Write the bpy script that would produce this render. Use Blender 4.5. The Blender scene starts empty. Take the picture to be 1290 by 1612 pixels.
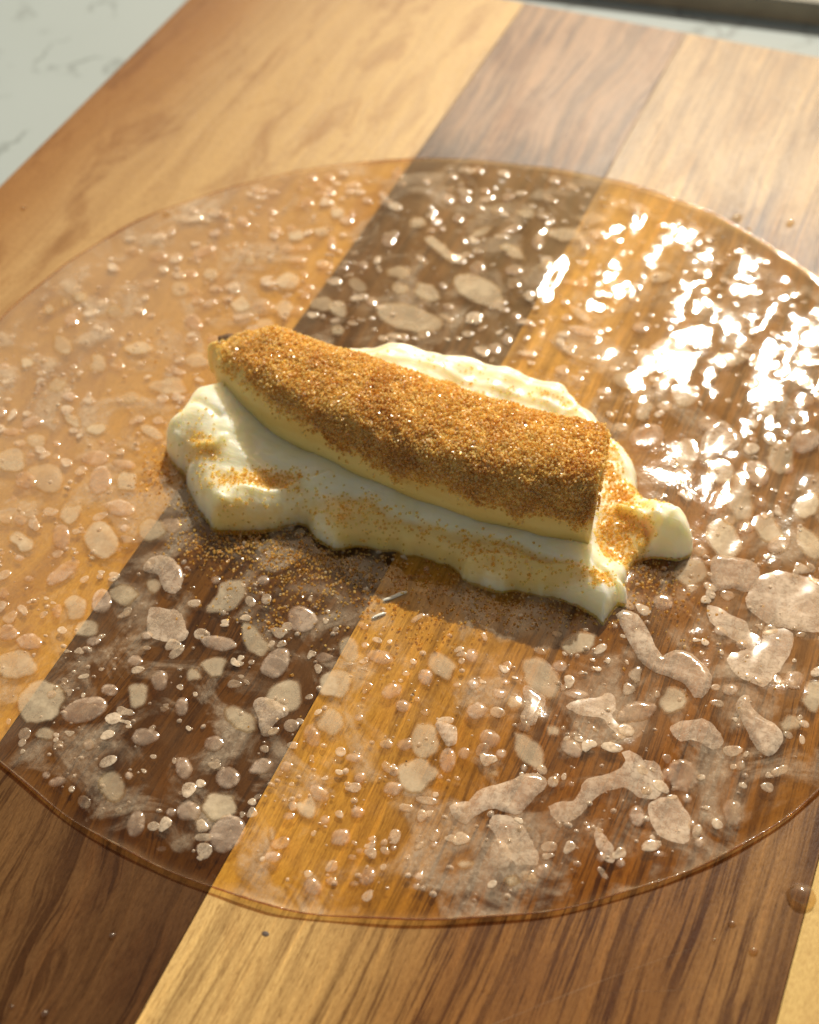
import bpy, math, random
import numpy as np
from mathutils import Vector, Euler
random.seed(7)
RS = np.random.RandomState(11)
S = 0.01                      # the numbers below are centimetres
SC = bpy.context.scene
COL = SC.collection

# ---------------------------------------------------------------- camera, sky, sun, exposure
cam_d = bpy.data.cameras.new('camera'); cam = bpy.data.objects.new('camera', cam_d); COL.objects.link(cam)
cam.location = (8.9875*S, -21.8291*S, 23.1265*S)
cam.rotation_euler = Euler((0.758212, 0.016801, 0.389202), 'XYZ')
cam_d.sensor_width = 36; cam_d.sensor_fit = 'HORIZONTAL'; cam_d.lens = 2437.954/1290*36
cam_d.clip_start = 0.01; cam_d.clip_end = 50
cam_d.dof.use_dof = True; cam_d.dof.focus_distance = 0.285; cam_d.dof.aperture_fstop = 20.0
SC.camera = cam

SUN_EL, SUN_AZ = 40.5, -8.5   # azimuth from +Y, clockwise
w = bpy.data.worlds.new('World'); SC.world = w; w.use_nodes = True
nt = w.node_tree; bg = nt.nodes['Background']
sky = nt.nodes.new('ShaderNodeTexSky'); sky.sky_type = 'NISHITA'; sky.sun_disc = False
sky.sun_elevation = math.radians(SUN_EL); sky.sun_rotation = math.radians(SUN_AZ)
sky.air_density = 1.0; sky.dust_density = 2.5; sky.ozone_density = 0.6
wb = nt.nodes.new('ShaderNodeMix'); wb.data_type = 'RGBA'; wb.blend_type = 'MULTIPLY'; wb.inputs[0].default_value = 1
wb.inputs[7].default_value = (1.42, 1.06, .64, 1)      # the photograph's warm white balance
nt.links.new(sky.outputs[0], wb.inputs[6]); nt.links.new(wb.outputs[2], bg.inputs[0]); bg.inputs[1].default_value = 0.09
sd = bpy.data.lights.new('sun', 'SUN'); so = bpy.data.objects.new('sun', sd); COL.objects.link(so)
sd.energy = 4.25; sd.angle = math.radians(0.55); sd.color = (1.0, 0.94, 0.79)
el, az = math.radians(SUN_EL), math.radians(SUN_AZ)
to_sun = Vector((math.sin(az)*math.cos(el), math.cos(az)*math.cos(el), math.sin(el)))
so.rotation_euler = to_sun.to_track_quat('Z', 'Y').to_euler()
so.location = to_sun*3
SC.view_settings.view_transform = 'Standard'; SC.view_settings.look = 'None'
SC.view_settings.exposure = 0.13; SC.view_settings.gamma = 1.0
SC.cycles.transparent_max_bounces = 24
SC.cycles.max_bounces = 10

# ---------------------------------------------------------------- measured positions (cm on the board)
BLOBS=[
('m',-10.05,1.21,[143,55,184,-13,177,-76,148,-117,126,-161,92,-204,29,-203,-35,-156,-86,-105,-144,-56,-190,13,-181,77,-141,111,-120,153,-94,208,-30,212,36,159,87,105]),
('m',-9.81,1.53,[102,39,135,-33,145,-114,92,-154,18,-144,-52,-106,-101,-39,-144,35,-148,116,-85,142,-18,146,56,112]),
('m',-9.57,1.83,[178,68,194,-8,172,-67,137,-104,113,-144,84,-198,21,-220,-52,-180,-109,-122,-167,-65,-203,8,-182,71,-142,108,-118,151,-81,192,-19,199,52,177,123,136]),
('a',-9.35,1.03,[164,63,200,-9,209,-81,192,-146,154,-196,92,-216,20,-198,-47,-166,-114,-128,-172,-67,-200,8,-204,79,-193,146,-154,196,-91,213,-20,203,50,173,113,125]),
('m',-9.07,0.19,[358,-168,345,-250,280,-296,177,-296,64,-276,-62,-233,-182,-142,-260,-35,-326,67,-381,177,-355,257,-267,283,-175,295,-66,289,63,229,179,136,272,34,334,-71]),
('m',-8.58,1.73,[188,72,233,-7,245,-92,203,-153,153,-198,97,-245,15,-243,-64,-194,-137,-146,-205,-80,-229,6,-223,83,-215,161,-169,219,-91,230,-13,228,70,211,141,149]),
('m',-7.56,3.04,[258,98,297,-4,274,-98,245,-184,202,-273,109,-311,2,-290,-99,-255,-188,-188,-238,-93,-278,2,-311,110,-272,203,-184,247,-101,288,-1,309,102,258,181,179]),
('a',-6.66,2.05,[284,-147,257,-205,207,-242,137,-259,43,-236,-53,-177,-140,-106,-225,-26,-280,67,-281,145,-255,203,-214,250,-138,262,-41,229,54,175,146,108,225,24,274,-67]),
('m',-9.54,-0.61,[192,74,226,-1,217,-71,166,-113,122,-144,86,-200,17,-232,-65,-191,-118,-122,-158,-62,-191,0,-211,69,-211,143,-164,194,-83,192,-12,170,56,162,131,134]),
('a',-9.95,-0.89,[104,40,123,-10,106,-60,59,-93,-2,-106,-65,-85,-103,-40,-123,10,-107,60,-59,93,3,106,65,85]),
('m',-7.98,-0.07,[207,79,252,-3,291,-102,284,-205,210,-266,111,-281,14,-294,-98,-279,-180,-186,-187,-74,-196,1,-266,92,-304,218,-240,303,-125,316,-13,288,84,234,156,159]),
('m',-7.38,0.75,[371,143,377,55,307,-30,249,-105,187,-196,64,-267,-77,-272,-189,-238,-286,-200,-368,-143,-377,-56,-310,29,-243,101,-184,192,-67,277,81,283,186,232,279,193]),
('m',-5.96,0.85,[288,111,352,30,339,-69,263,-150,169,-207,68,-244,-40,-251,-142,-228,-229,-183,-296,-116,-328,-29,-315,63,-262,149,-180,219,-73,264,43,262,135,216,206,163]),
('a',-7.86,0.28,[99,38,112,-17,92,-63,51,-89,1,-105,-56,-83,-97,-38,-113,17,-92,63,-54,93,0,100,57,83]),
('a',-8.82,-1.28,[67,26,103,-57,120,-128,105,-170,54,-155,-7,-105,-67,-27,-107,59,-119,127,-103,166,-55,157,7,106]),
('m',-8.49,-1.04,[202,78,182,11,211,-50,212,-123,144,-163,73,-195,-11,-233,-106,-210,-163,-142,-208,-81,-220,-14,-181,42,-170,98,-167,189,-88,236,11,209,97,191,183,158]),
('a',-8.02,-1.28,[166,64,169,8,165,-43,161,-99,122,-143,57,-151,-4,-146,-65,-139,-124,-112,-162,-63,-176,-8,-173,45,-153,94,-116,136,-59,157,4,152,64,137,125,113]),
('m',-6.77,-0.77,[240,93,256,8,210,-60,172,-113,140,-174,73,-206,-7,-207,-95,-207,-186,-171,-230,-90,-236,-8,-229,65,-186,121,-126,156,-71,200,8,231,95,206,170,155]),
('m',-7.56,-1.89,[295,-105,316,-181,247,-207,143,-189,52,-162,-33,-135,-131,-99,-239,-39,-301,41,-282,100,-240,137,-209,176,-152,202,-63,197,42,165,136,102,189,30,230,-32]),
('m',-6.13,-0.16,[380,146,496,49,468,-86,322,-173,198,-232,84,-299,-55,-321,-190,-296,-333,-261,-465,-182,-491,-50,-399,71,-282,150,-195,228,-93,332,68,387,209,321,279,215]),
('a',-8.36,-2.29,[172,166,208,111,209,38,185,-35,147,-105,95,-172,22,-227,-59,-239,-122,-206,-164,-158,-195,-105,-200,-38,-183,34,-158,111,-105,190,-22,226,54,215,115,194]),
('a',-8.62,-2.72,[169,66,178,20,172,-26,148,-71,104,-107,45,-128,-18,-135,-80,-129,-135,-105,-171,-67,-188,-21,-184,28,-149,71,-96,99,-42,119,19,138,87,139,142,110]),
('a',-8.40,-2.61,[71,27,86,-8,80,-47,47,-74,-1,-78,-44,-58,-69,-27,-87,8,-80,47,-46,74,2,80,43,57]),
('m',-7.96,-2.76,[228,88,271,3,281,-88,241,-160,179,-212,107,-255,13,-261,-79,-216,-155,-156,-229,-90,-280,-4,-283,87,-248,164,-185,219,-102,244,-11,247,84,225,168,166]),
('a',-9.16,-2.26,[115,44,150,-39,151,-117,104,-163,29,-159,-50,-116,-115,-45,-155,40,-151,117,-100,157,-28,160,53,121]),
('m',-6.94,-1.94,[223,86,224,22,212,-38,191,-99,147,-164,66,-208,-30,-212,-115,-187,-185,-147,-232,-91,-244,-25,-226,40,-190,98,-135,150,-62,194,32,220,129,207,196,154]),
('a',-6.64,-2.24,[77,30,86,-8,72,-44,40,-70,-4,-75,-48,-63,-75,-29,-85,8,-73,44,-40,70,4,78,45,59]),
('m',-5.76,-1.60,[361,-101,363,-155,334,-204,246,-231,103,-219,-54,-162,-178,-90,-290,-25,-397,49,-418,116,-358,152,-304,186,-235,221,-100,215,58,166,202,100,311,25,355,-45]),
('m',-8.13,-3.49,[303,116,388,-5,429,-146,376,-259,271,-321,158,-354,33,-358,-101,-325,-241,-259,-371,-147,-431,2,-390,130,-309,212,-246,290,-172,386,-39,432,117,367,225,237]),
('m',-7.14,-3.68,[495,-166,475,-285,391,-365,268,-408,110,-399,-61,-338,-236,-254,-423,-136,-544,30,-522,172,-428,255,-344,321,-253,387,-114,424,76,394,265,277,388,120,456,-28]),
('a',-7.49,-3.92,[221,86,251,0,248,-80,229,-155,179,-212,102,-237,17,-242,-74,-215,-147,-151,-197,-78,-243,-1,-262,84,-236,159,-183,216,-106,247,-15,233,68,194,149,152]),
('a',-6.50,-2.75,[255,164,284,82,291,-6,264,-99,197,-181,104,-237,1,-261,-98,-255,-189,-226,-259,-169,-291,-86,-287,5,-262,97,-200,183,-104,237,0,258,101,261,194,231]),
('a',-6.05,-3.31,[267,7,298,-135,288,-254,247,-341,183,-397,96,-409,-6,-368,-109,-276,-195,-149,-254,-10,-288,128,-295,258,-262,361,-190,412,-95,407,8,354,108,265,199,147]),
('a',-5.83,-2.70,[267,37,290,-12,275,-65,208,-110,109,-134,8,-138,-84,-129,-166,-111,-239,-82,-288,-40,-299,12,-264,62,-195,103,-106,131,-7,145,91,139,172,114,228,78]),
('m',-5.50,-3.14,[221,85,277,-10,330,-128,300,-231,203,-268,109,-278,20,-292,-85,-272,-179,-196,-242,-96,-291,8,-319,123,-285,219,-199,262,-111,283,-20,311,93,290,178,192]),
('a',-7.82,-3.21,[86,33,102,-12,88,-54,54,-86,0,-91,-51,-72,-87,-34,-102,11,-89,54,-51,83,0,96,51,71]),
('a',-7.51,-2.67,[80,31,89,-16,82,-58,52,-86,6,-90,-40,-68,-75,-29,-94,17,-87,61,-51,84,-6,84,43,72]),
('a',-7.42,-4.48,[74,29,88,-14,79,-53,49,-78,6,-83,-41,-67,-74,-29,-86,14,-78,52,-50,80,-6,86,40,65]),
('a',-6.98,-4.95,[127,50,148,-3,154,-54,140,-98,105,-126,61,-137,14,-137,-36,-122,-84,-92,-125,-49,-152,2,-158,55,-141,99,-105,126,-60,135,-13,133,37,123,89,96]),
('m',-6.13,-4.39,[116,318,181,201,192,80,219,-10,246,-114,228,-216,169,-290,83,-313,-7,-279,-84,-235,-165,-185,-228,-98,-260,10,-270,123,-227,214,-136,232,-65,246,8,316]),
('m',-6.64,-5.42,[271,105,334,-5,340,-118,289,-202,210,-251,121,-273,23,-244,-54,-177,-130,-141,-262,-104,-372,4,-365,125,-294,205,-211,253,-109,247,-18,207,61,193,166,177]),
('a',-5.97,-5.01,[196,28,234,-79,247,-182,229,-268,177,-316,102,-318,19,-287,-64,-224,-137,-132,-193,-30,-237,78,-252,184,-227,264,-175,312,-104,327,-18,294,65,220,137,130]),
('a',-5.22,-3.90,[329,62,329,-21,313,-102,256,-173,157,-217,44,-235,-71,-223,-169,-182,-259,-132,-342,-66,-359,22,-305,98,-244,165,-162,224,-43,237,69,213,177,188,281,142]),
('a',-4.85,-4.38,[108,42,111,-21,92,-68,58,-103,5,-118,-58,-96,-93,-37,-111,20,-102,75,-60,106,-4,109,55,89]),
('m',-5.15,-4.80,[449,-268,414,-379,316,-446,171,-458,-4,-413,-183,-309,-339,-165,-445,-2,-466,145,-435,258,-411,375,-339,479,-176,477,7,393,183,298,354,165,447,-3,457,-146]),
('a',-6.46,-5.83,[110,43,112,-7,107,-58,56,-90,-5,-92,-67,-83,-110,-43,-112,7,-107,58,-58,93,5,88,69,84]),
('a',-6.84,-5.84,[60,23,70,-9,65,-41,36,-56,3,-63,-32,-48,-62,-24,-74,9,-61,38,-37,58,-2,60,35,53]),
('m',-5.09,-5.28,[89,35,84,-8,85,-51,44,-75,-4,-76,-53,-69,-83,-33,-93,9,-79,48,-46,78,4,76,51,66]),
('a',-5.44,-5.83,[155,403,198,328,217,220,219,97,191,-43,135,-174,70,-289,-7,-378,-83,-406,-146,-382,-199,-331,-225,-231,-214,-97,-187,39,-143,180,-72,295,6,363,83,407]),
('a',-5.97,-6.24,[95,37,114,-12,92,-55,50,-81,-1,-90,-57,-79,-98,-39,-109,11,-91,54,-52,83,1,95,55,75]),
('a',-6.24,-6.74,[93,36,122,-14,132,-63,123,-103,103,-131,72,-144,31,-140,-14,-119,-58,-84,-93,-37,-117,13,-128,61,-124,103,-105,133,-74,148,-31,143,14,117,55,79]),
('a',-5.03,-6.73,[87,34,113,-22,134,-78,140,-132,123,-168,87,-177,40,-158,-5,-124,-49,-87,-97,-38,-133,25,-140,82,-127,119,-108,147,-82,168,-43,172,7,145,53,92]),
('m',-4.74,-6.51,[196,76,254,-2,317,-109,293,-208,225,-280,142,-347,20,-331,-75,-223,-136,-144,-230,-92,-305,0,-314,106,-290,205,-225,279,-124,304,-17,309,97,280,173,178]),
('a',-5.63,-7.56,[214,84,244,17,229,-50,193,-108,144,-157,74,-186,-6,-189,-85,-173,-159,-140,-213,-85,-229,-17,-216,47,-193,107,-152,166,-79,200,7,192,80,161,149,130]),
('a',-5.10,-7.60,[261,71,283,7,267,-60,208,-115,136,-159,50,-198,-52,-199,-134,-162,-206,-124,-276,-76,-289,-8,-248,55,-208,114,-148,172,-49,198,50,188,140,167,215,127]),
('m',-5.06,-8.16,[413,162,478,67,463,-49,381,-160,267,-262,113,-354,-76,-378,-214,-302,-285,-211,-391,-156,-501,-73,-481,49,-378,157,-272,266,-115,362,75,365,211,293,310,226]),
('m',-4.33,-4.18,[292,114,307,10,301,-88,260,-174,190,-241,103,-299,-13,-328,-135,-295,-229,-212,-280,-111,-295,-11,-295,84,-278,185,-211,267,-102,298,12,299,132,284,239,219]),
('a',-4.03,-3.91,[192,75,217,7,209,-62,185,-126,143,-184,70,-209,-8,-193,-77,-166,-143,-132,-195,-77,-223,-8,-224,65,-188,127,-130,167,-65,196,10,207,85,181,144,132]),
('m',-3.60,-5.47,[149,58,183,-5,192,-73,174,-134,143,-192,83,-222,8,-193,-51,-149,-110,-117,-164,-65,-187,4,-197,74,-187,143,-136,182,-71,190,-8,198,62,179,115,121]),
('a',-4.34,-6.21,[243,-54,242,-155,210,-239,148,-288,69,-303,-16,-284,-95,-222,-153,-135,-196,-46,-231,50,-243,154,-221,249,-161,313,-72,315,16,263,88,200,156,135,214,48]),
('m',-4.03,-5.90,[303,118,296,13,270,-72,263,-167,212,-258,102,-292,-12,-269,-109,-230,-203,-184,-291,-115,-335,-17,-309,81,-254,160,-192,235,-98,281,13,271,117,241,227,204]),
('a',-3.10,-6.63,[112,44,122,9,127,-29,108,-64,72,-86,33,-103,-11,-109,-51,-92,-80,-68,-112,-44,-130,-10,-123,28,-107,63,-78,94,-33,103,10,96,51,92,91,77]),
('a',-3.98,-7.13,[98,108,124,71,132,24,130,-25,109,-72,71,-105,29,-125,-15,-137,-58,-128,-91,-102,-121,-69,-140,-25,-132,25,-106,70,-73,106,-30,128,14,131,57,125]),
('m',-4.26,-6.90,[231,90,272,10,276,-77,227,-145,150,-181,76,-203,-2,-225,-98,-225,-187,-176,-238,-94,-256,-10,-256,71,-224,143,-159,191,-83,220,3,235,96,217,174,161]),
('a',-3.00,-7.26,[149,59,164,13,152,-33,127,-73,92,-109,42,-131,-14,-131,-66,-118,-116,-97,-152,-60,-159,-13,-145,31,-127,72,-95,112,-43,135,15,133,66,116,111,93]),
('m',-1.83,-7.14,[163,64,195,8,195,-56,154,-104,100,-130,51,-159,-12,-186,-82,-171,-124,-114,-145,-58,-173,-7,-188,53,-166,111,-116,151,-55,172,11,171,71,147,121,109]),
('a',-2.34,-7.50,[142,55,171,-14,194,-89,180,-154,141,-198,89,-226,22,-216,-43,-174,-104,-126,-159,-64,-183,13,-182,83,-175,149,-144,202,-86,218,-22,216,49,194,109,131]),
('m',-2.55,-7.95,[192,75,230,-18,245,-112,221,-187,187,-258,135,-331,38,-335,-59,-249,-124,-153,-188,-76,-251,18,-271,121,-239,201,-181,249,-116,286,-34,312,68,278,148,179]),
('a',-3.29,-8.61,[290,311,356,239,373,126,336,-8,261,-142,150,-256,24,-325,-95,-354,-205,-356,-294,-318,-347,-236,-366,-127,-343,5,-265,142,-151,254,-24,331,98,362,203,350]),
('a',-1.69,-7.86,[137,9,151,-62,143,-125,116,-169,78,-194,32,-200,-19,-180,-66,-134,-104,-76,-136,-10,-153,62,-144,125,-115,168,-78,196,-32,203,19,179,66,133,106,76]),
('a',-1.98,-8.72,[222,135,250,70,238,-5,191,-70,142,-129,79,-188,-7,-215,-89,-205,-163,-180,-215,-132,-223,-63,-221,3,-220,79,-167,152,-76,180,6,187,87,197,165,182]),
('a',-2.84,-9.25,[95,38,114,-21,102,-74,66,-112,7,-113,-50,-86,-94,-37,-119,22,-104,75,-62,105,-7,117,52,87]),
('m',-4.16,-8.74,[428,166,460,5,495,-153,445,-295,327,-388,200,-480,24,-525,-165,-447,-314,-318,-444,-179,-497,-12,-462,138,-431,282,-366,432,-204,493,-19,480,173,454,350,345]),
('m',-3.70,-9.32,[176,69,199,18,205,-39,181,-96,119,-130,50,-140,-14,-153,-88,-158,-153,-127,-184,-73,-196,-18,-190,36,-161,85,-120,131,-60,167,16,172,82,146,135,112]),
('a',-4.05,-8.53,[88,35,102,-14,88,-57,52,-86,3,-98,-50,-75,-89,-35,-105,14,-85,55,-52,86,-3,98,52,77]),
('a',-3.10,-8.04,[155,61,172,13,170,-37,145,-83,100,-116,45,-133,-13,-136,-70,-127,-120,-102,-155,-61,-171,-14,-170,36,-146,83,-101,117,-45,134,13,137,70,127,120,101]),
('m',-2.09,-5.21,[185,422,278,314,344,174,343,9,299,-136,251,-274,167,-382,55,-430,-67,-492,-225,-519,-317,-363,-276,-145,-257,-11,-312,137,-293,315,-184,419,-61,474,68,488]),
('m',-1.15,-5.96,[372,-272,322,-328,219,-326,109,-314,-28,-282,-169,-168,-247,-38,-328,74,-423,206,-419,305,-342,348,-246,369,-108,317,25,214,148,140,310,43,409,-95,398,-196]),
('a',-0.51,-5.15,[289,113,310,6,294,-96,253,-189,185,-269,88,-320,-28,-324,-134,-275,-208,-193,-257,-102,-295,-8,-314,100,-284,210,-196,284,-83,305,26,293,129,262,224,204]),
('a',-1.74,-6.28,[366,59,343,-3,291,-59,223,-112,127,-164,-5,-196,-143,-193,-248,-159,-318,-112,-361,-59,-364,2,-315,63,-227,114,-120,155,6,185,143,191,263,167,340,119]),
('m',-1.57,-6.80,[210,82,210,9,242,-67,247,-165,183,-240,81,-267,-20,-246,-98,-195,-169,-151,-253,-101,-297,-15,-263,72,-204,135,-150,196,-75,248,23,272,130,254,203,179]),
('a',-0.52,-6.30,[64,391,140,312,194,208,231,92,250,-38,238,-174,186,-285,107,-341,25,-356,-57,-356,-144,-326,-217,-237,-251,-103,-242,34,-211,151,-171,259,-112,358,-28,411]),
('m',-0.04,-6.95,[333,130,392,3,382,-132,323,-247,229,-332,108,-371,-22,-383,-167,-371,-294,-283,-347,-139,-355,-6,-356,120,-314,238,-231,334,-120,416,27,436,162,352,250,236]),
('m',-0.57,-7.69,[386,-117,357,-212,262,-260,141,-254,34,-227,-66,-203,-176,-165,-279,-91,-347,8,-372,112,-347,205,-265,263,-148,269,-34,240,68,202,170,155,269,85,348,-10]),
('a',0.26,-5.83,[163,64,168,21,149,-23,116,-62,74,-95,23,-120,-36,-131,-91,-123,-132,-98,-156,-62,-160,-20,-148,23,-121,64,-78,100,-23,122,35,126,86,116,132,97]),
('m',0.63,-5.50,[290,-130,292,-229,231,-296,125,-310,10,-281,-96,-220,-180,-139,-232,-50,-257,36,-265,117,-263,205,-228,293,-137,341,-9,312,100,223,166,124,206,41,249,-37]),
('a',1.27,-5.48,[278,14,260,-53,205,-103,152,-148,80,-182,-8,-181,-94,-166,-187,-142,-251,-85,-261,-14,-254,51,-226,113,-153,150,-73,165,9,184,103,180,181,137,239,80]),
('m',0.72,-6.34,[341,133,320,1,327,-116,324,-257,220,-334,89,-336,-28,-361,-165,-356,-265,-252,-312,-125,-356,-5,-355,123,-293,230,-213,322,-101,380,30,364,154,325,281,263]),
('m',1.02,-7.18,[254,99,289,-2,276,-103,245,-198,183,-280,81,-297,-16,-271,-114,-259,-219,-214,-263,-106,-249,-1,-252,92,-251,202,-190,290,-88,322,20,302,110,245,185,177]),
('a',0.82,-7.58,[107,109,165,34,191,-45,195,-113,185,-173,155,-216,101,-231,32,-214,-38,-168,-102,-106,-155,-34,-192,44,-202,117,-191,177,-159,222,-100,231,-30,203,38,162]),
('a',1.45,-6.91,[86,34,93,-10,72,-50,34,-77,-14,-87,-57,-68,-85,-34,-92,9,-73,50,-34,79,14,85,57,67]),
('a',0.88,-5.29,[81,32,82,-15,70,-57,39,-90,-7,-86,-50,-69,-77,-31,-89,16,-72,58,-35,81,8,91,50,69]),
('a',1.77,-6.13,[125,196,156,139,170,70,168,-5,141,-78,97,-139,47,-191,-12,-223,-71,-218,-119,-187,-157,-141,-174,-73,-164,4,-141,78,-103,146,-47,190,12,213,72,220]),
('a',-0.77,-8.37,[162,64,178,12,172,-42,152,-95,109,-140,47,-164,-20,-167,-85,-152,-134,-114,-160,-64,-176,-13,-178,42,-150,93,-105,134,-48,168,21,178,84,150,128,108]),
('a',-0.19,-8.95,[208,82,229,4,225,-73,200,-145,147,-202,72,-229,-10,-227,-90,-201,-158,-150,-206,-82,-233,-6,-233,74,-199,144,-143,196,-72,229,11,233,92,203,160,151]),
('a',0.26,-8.51,[141,178,186,133,199,62,181,-15,149,-87,99,-146,37,-176,-23,-193,-91,-215,-160,-203,-193,-139,-186,-59,-168,13,-142,82,-100,147,-41,197,26,216,87,205]),
('a',0.67,-8.35,[109,43,115,2,110,-37,96,-73,69,-99,32,-113,-8,-119,-50,-108,-82,-77,-101,-40,-115,-2,-117,39,-99,75,-69,99,-32,113,7,114,48,103,85,80]),
('a',1.72,-7.73,[152,60,158,22,140,-19,111,-56,70,-89,17,-107,-34,-109,-83,-106,-128,-92,-154,-61,-157,-22,-143,19,-112,57,-66,85,-17,105,36,115,86,109,125,89]),
('a',1.99,-8.05,[86,34,102,-16,84,-66,43,-99,-11,-112,-57,-78,-87,-35,-109,17,-83,65,-41,94,11,112,62,83]),
('a',-1.63,-4.57,[120,47,134,-3,130,-51,111,-90,80,-118,43,-136,-2,-142,-50,-128,-90,-92,-117,-46,-131,2,-131,51,-114,92,-82,120,-43,136,2,139,49,126,91,93]),
('a',-2.50,-4.91,[93,36,104,-19,94,-72,54,-106,-1,-110,-54,-84,-92,-36,-106,19,-93,71,-55,108,1,109,54,83]),
('a',-2.96,-10.13,[121,101,145,69,145,25,123,-21,90,-59,51,-91,7,-114,-40,-125,-85,-121,-123,-103,-145,-69,-143,-25,-121,20,-90,59,-52,93,-7,117,40,125,83,119]),
('a',-3.22,-10.08,[73,29,85,-9,75,-46,42,-69,0,-76,-42,-59,-73,-29,-86,9,-74,46,-43,71,0,74,43,61]),
('m',-1.99,-9.87,[236,92,294,-6,306,-113,276,-206,211,-273,117,-294,17,-268,-72,-223,-159,-173,-243,-98,-292,4,-294,107,-269,200,-216,279,-123,311,-16,279,73,220,154,163]),
('a',-1.83,-9.57,[76,30,82,-15,82,-60,45,-80,3,-85,-40,-65,-72,-29,-93,17,-75,55,-47,83,-3,82,41,67]),
('a',-1.02,-9.04,[153,60,184,-20,192,-97,184,-168,145,-212,84,-213,23,-197,-37,-174,-97,-126,-146,-59,-186,19,-200,100,-180,163,-141,205,-88,224,-24,206,36,166,96,123]),
('a',-1.23,-10.38,[174,-1,181,-85,167,-161,135,-222,83,-257,19,-253,-45,-215,-100,-157,-144,-84,-170,-1,-176,82,-167,160,-139,229,-86,267,-19,256,44,210,98,151,144,82]),
('a',-0.50,-9.83,[191,75,211,6,224,-68,193,-134,129,-170,65,-198,-9,-210,-83,-184,-148,-140,-205,-82,-224,-7,-203,61,-182,126,-142,187,-68,207,9,198,85,186,156,146]),
('a',-0.77,-9.96,[80,32,97,-17,85,-63,50,-92,1,-93,-45,-71,-84,-34,-97,17,-83,62,-49,91,-1,97,46,72]),
('a',-0.59,-10.65,[76,30,83,6,59,-21,24,-44,-21,-58,-57,-49,-80,-32,-76,-6,-64,23,-24,45,19,53,61,52]),
('m',-0.05,-9.54,[299,118,356,21,333,-86,255,-164,189,-246,91,-309,-30,-293,-137,-259,-260,-227,-335,-134,-317,-21,-307,77,-292,187,-197,255,-80,274,33,306,158,293,241,208]),
('a',0.32,-9.98,[304,-57,274,-183,216,-283,145,-368,49,-411,-56,-378,-150,-311,-244,-225,-304,-92,-301,53,-273,180,-232,301,-148,376,-45,385,57,374,163,331,249,225,295,85]),
('a',1.45,-8.64,[196,-40,198,-100,158,-143,92,-156,28,-160,-40,-149,-98,-112,-146,-68,-193,-18,-214,43,-194,98,-156,141,-97,165,-26,154,36,135,105,118,165,76,187,16]),
('m',1.37,-8.97,[167,66,201,-7,215,-90,191,-164,136,-210,67,-223,-3,-209,-69,-185,-144,-152,-218,-87,-242,7,-198,82,-141,120,-111,171,-73,245,4,274,85,223,133,139]),
('a',1.16,-9.26,[108,43,111,11,99,-20,80,-47,53,-69,19,-82,-18,-89,-58,-89,-92,-73,-106,-42,-106,-10,-102,20,-83,49,-51,67,-19,81,18,92,58,89,89,70]),
('a',1.76,-9.09,[91,36,98,-14,78,-59,42,-93,-10,-103,-60,-80,-95,-38,-97,14,-75,56,-43,95,10,106,60,79]),
('a',2.22,-8.73,[128,51,130,5,125,-37,107,-78,71,-105,29,-122,-18,-131,-63,-117,-94,-83,-118,-47,-137,-6,-130,39,-105,76,-73,109,-30,126,17,121,60,110,103,90]),
('a',2.15,-9.29,[120,145,148,89,167,31,172,-34,149,-98,102,-144,46,-168,-11,-185,-73,-186,-123,-149,-146,-89,-165,-32,-178,34,-152,99,-98,138,-45,166,12,193,74,188]),
('m',1.05,-9.69,[81,32,104,-15,116,-67,111,-113,90,-146,56,-158,16,-149,-25,-127,-62,-85,-81,-32,-95,14,-119,68,-121,123,-89,143,-53,147,-17,154,26,131,59,80]),
('a',1.26,-10.11,[142,56,145,14,139,-28,116,-68,75,-97,27,-115,-24,-125,-75,-117,-115,-92,-140,-56,-152,-15,-144,28,-116,67,-74,95,-27,113,24,123,77,120,121,96]),
('a',2.11,-10.34,[148,58,171,4,167,-55,137,-103,93,-137,43,-158,-13,-159,-67,-139,-113,-105,-147,-59,-161,-4,-160,52,-143,107,-101,148,-43,161,13,153,65,134,111,102]),
('a',2.88,-9.82,[146,-1,141,-66,117,-118,84,-158,41,-180,-7,-182,-57,-166,-104,-128,-132,-66,-139,0,-134,62,-117,118,-85,161,-42,187,8,192,58,166,97,118,127,62]),
('a',2.72,-10.02,[81,32,84,0,61,-32,23,-52,-18,-62,-55,-54,-84,-33,-84,0,-60,31,-23,53,18,60,58,56]),
('a',2.61,-8.06,[172,68,168,18,158,-30,136,-80,90,-125,25,-149,-40,-153,-101,-142,-149,-113,-173,-69,-176,-20,-167,31,-137,81,-85,119,-24,143,41,156,107,149,154,117]),
('a',1.97,-8.09,[97,38,96,-15,82,-64,45,-103,-10,-105,-58,-79,-89,-35,-109,17,-85,67,-40,92,10,105,62,83]),
('a',2.56,-9.42,[69,27,72,-4,59,-36,25,-58,-13,-61,-47,-51,-70,-28,-74,4,-58,36,-25,57,14,63,48,52]),
('a',3.08,-9.17,[55,22,53,-11,43,-37,26,-62,-4,-58,-29,-42,-55,-22,-55,11,-43,37,-25,60,4,57,31,45]),
('m',2.40,-5.21,[316,-148,304,-247,233,-311,119,-313,2,-279,-111,-232,-224,-161,-308,-57,-332,53,-320,149,-299,242,-235,313,-118,315,0,274,116,235,236,166,306,54,314,-53]),
('a',2.22,-5.57,[131,51,151,-8,160,-74,141,-133,98,-170,46,-187,-10,-188,-65,-162,-106,-111,-132,-53,-152,7,-159,73,-140,132,-98,170,-47,190,10,190,65,162,106,110]),
('a',2.85,-4.79,[125,49,132,-13,131,-70,117,-123,84,-158,41,-171,-5,-170,-54,-150,-96,-108,-124,-49,-136,12,-133,71,-116,122,-84,157,-41,171,6,169,55,152,99,110]),
('a',2.84,-5.55,[79,31,82,-8,61,-44,26,-67,-15,-72,-53,-60,-79,-31,-83,8,-61,44,-26,67,15,73,53,60]),
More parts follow.
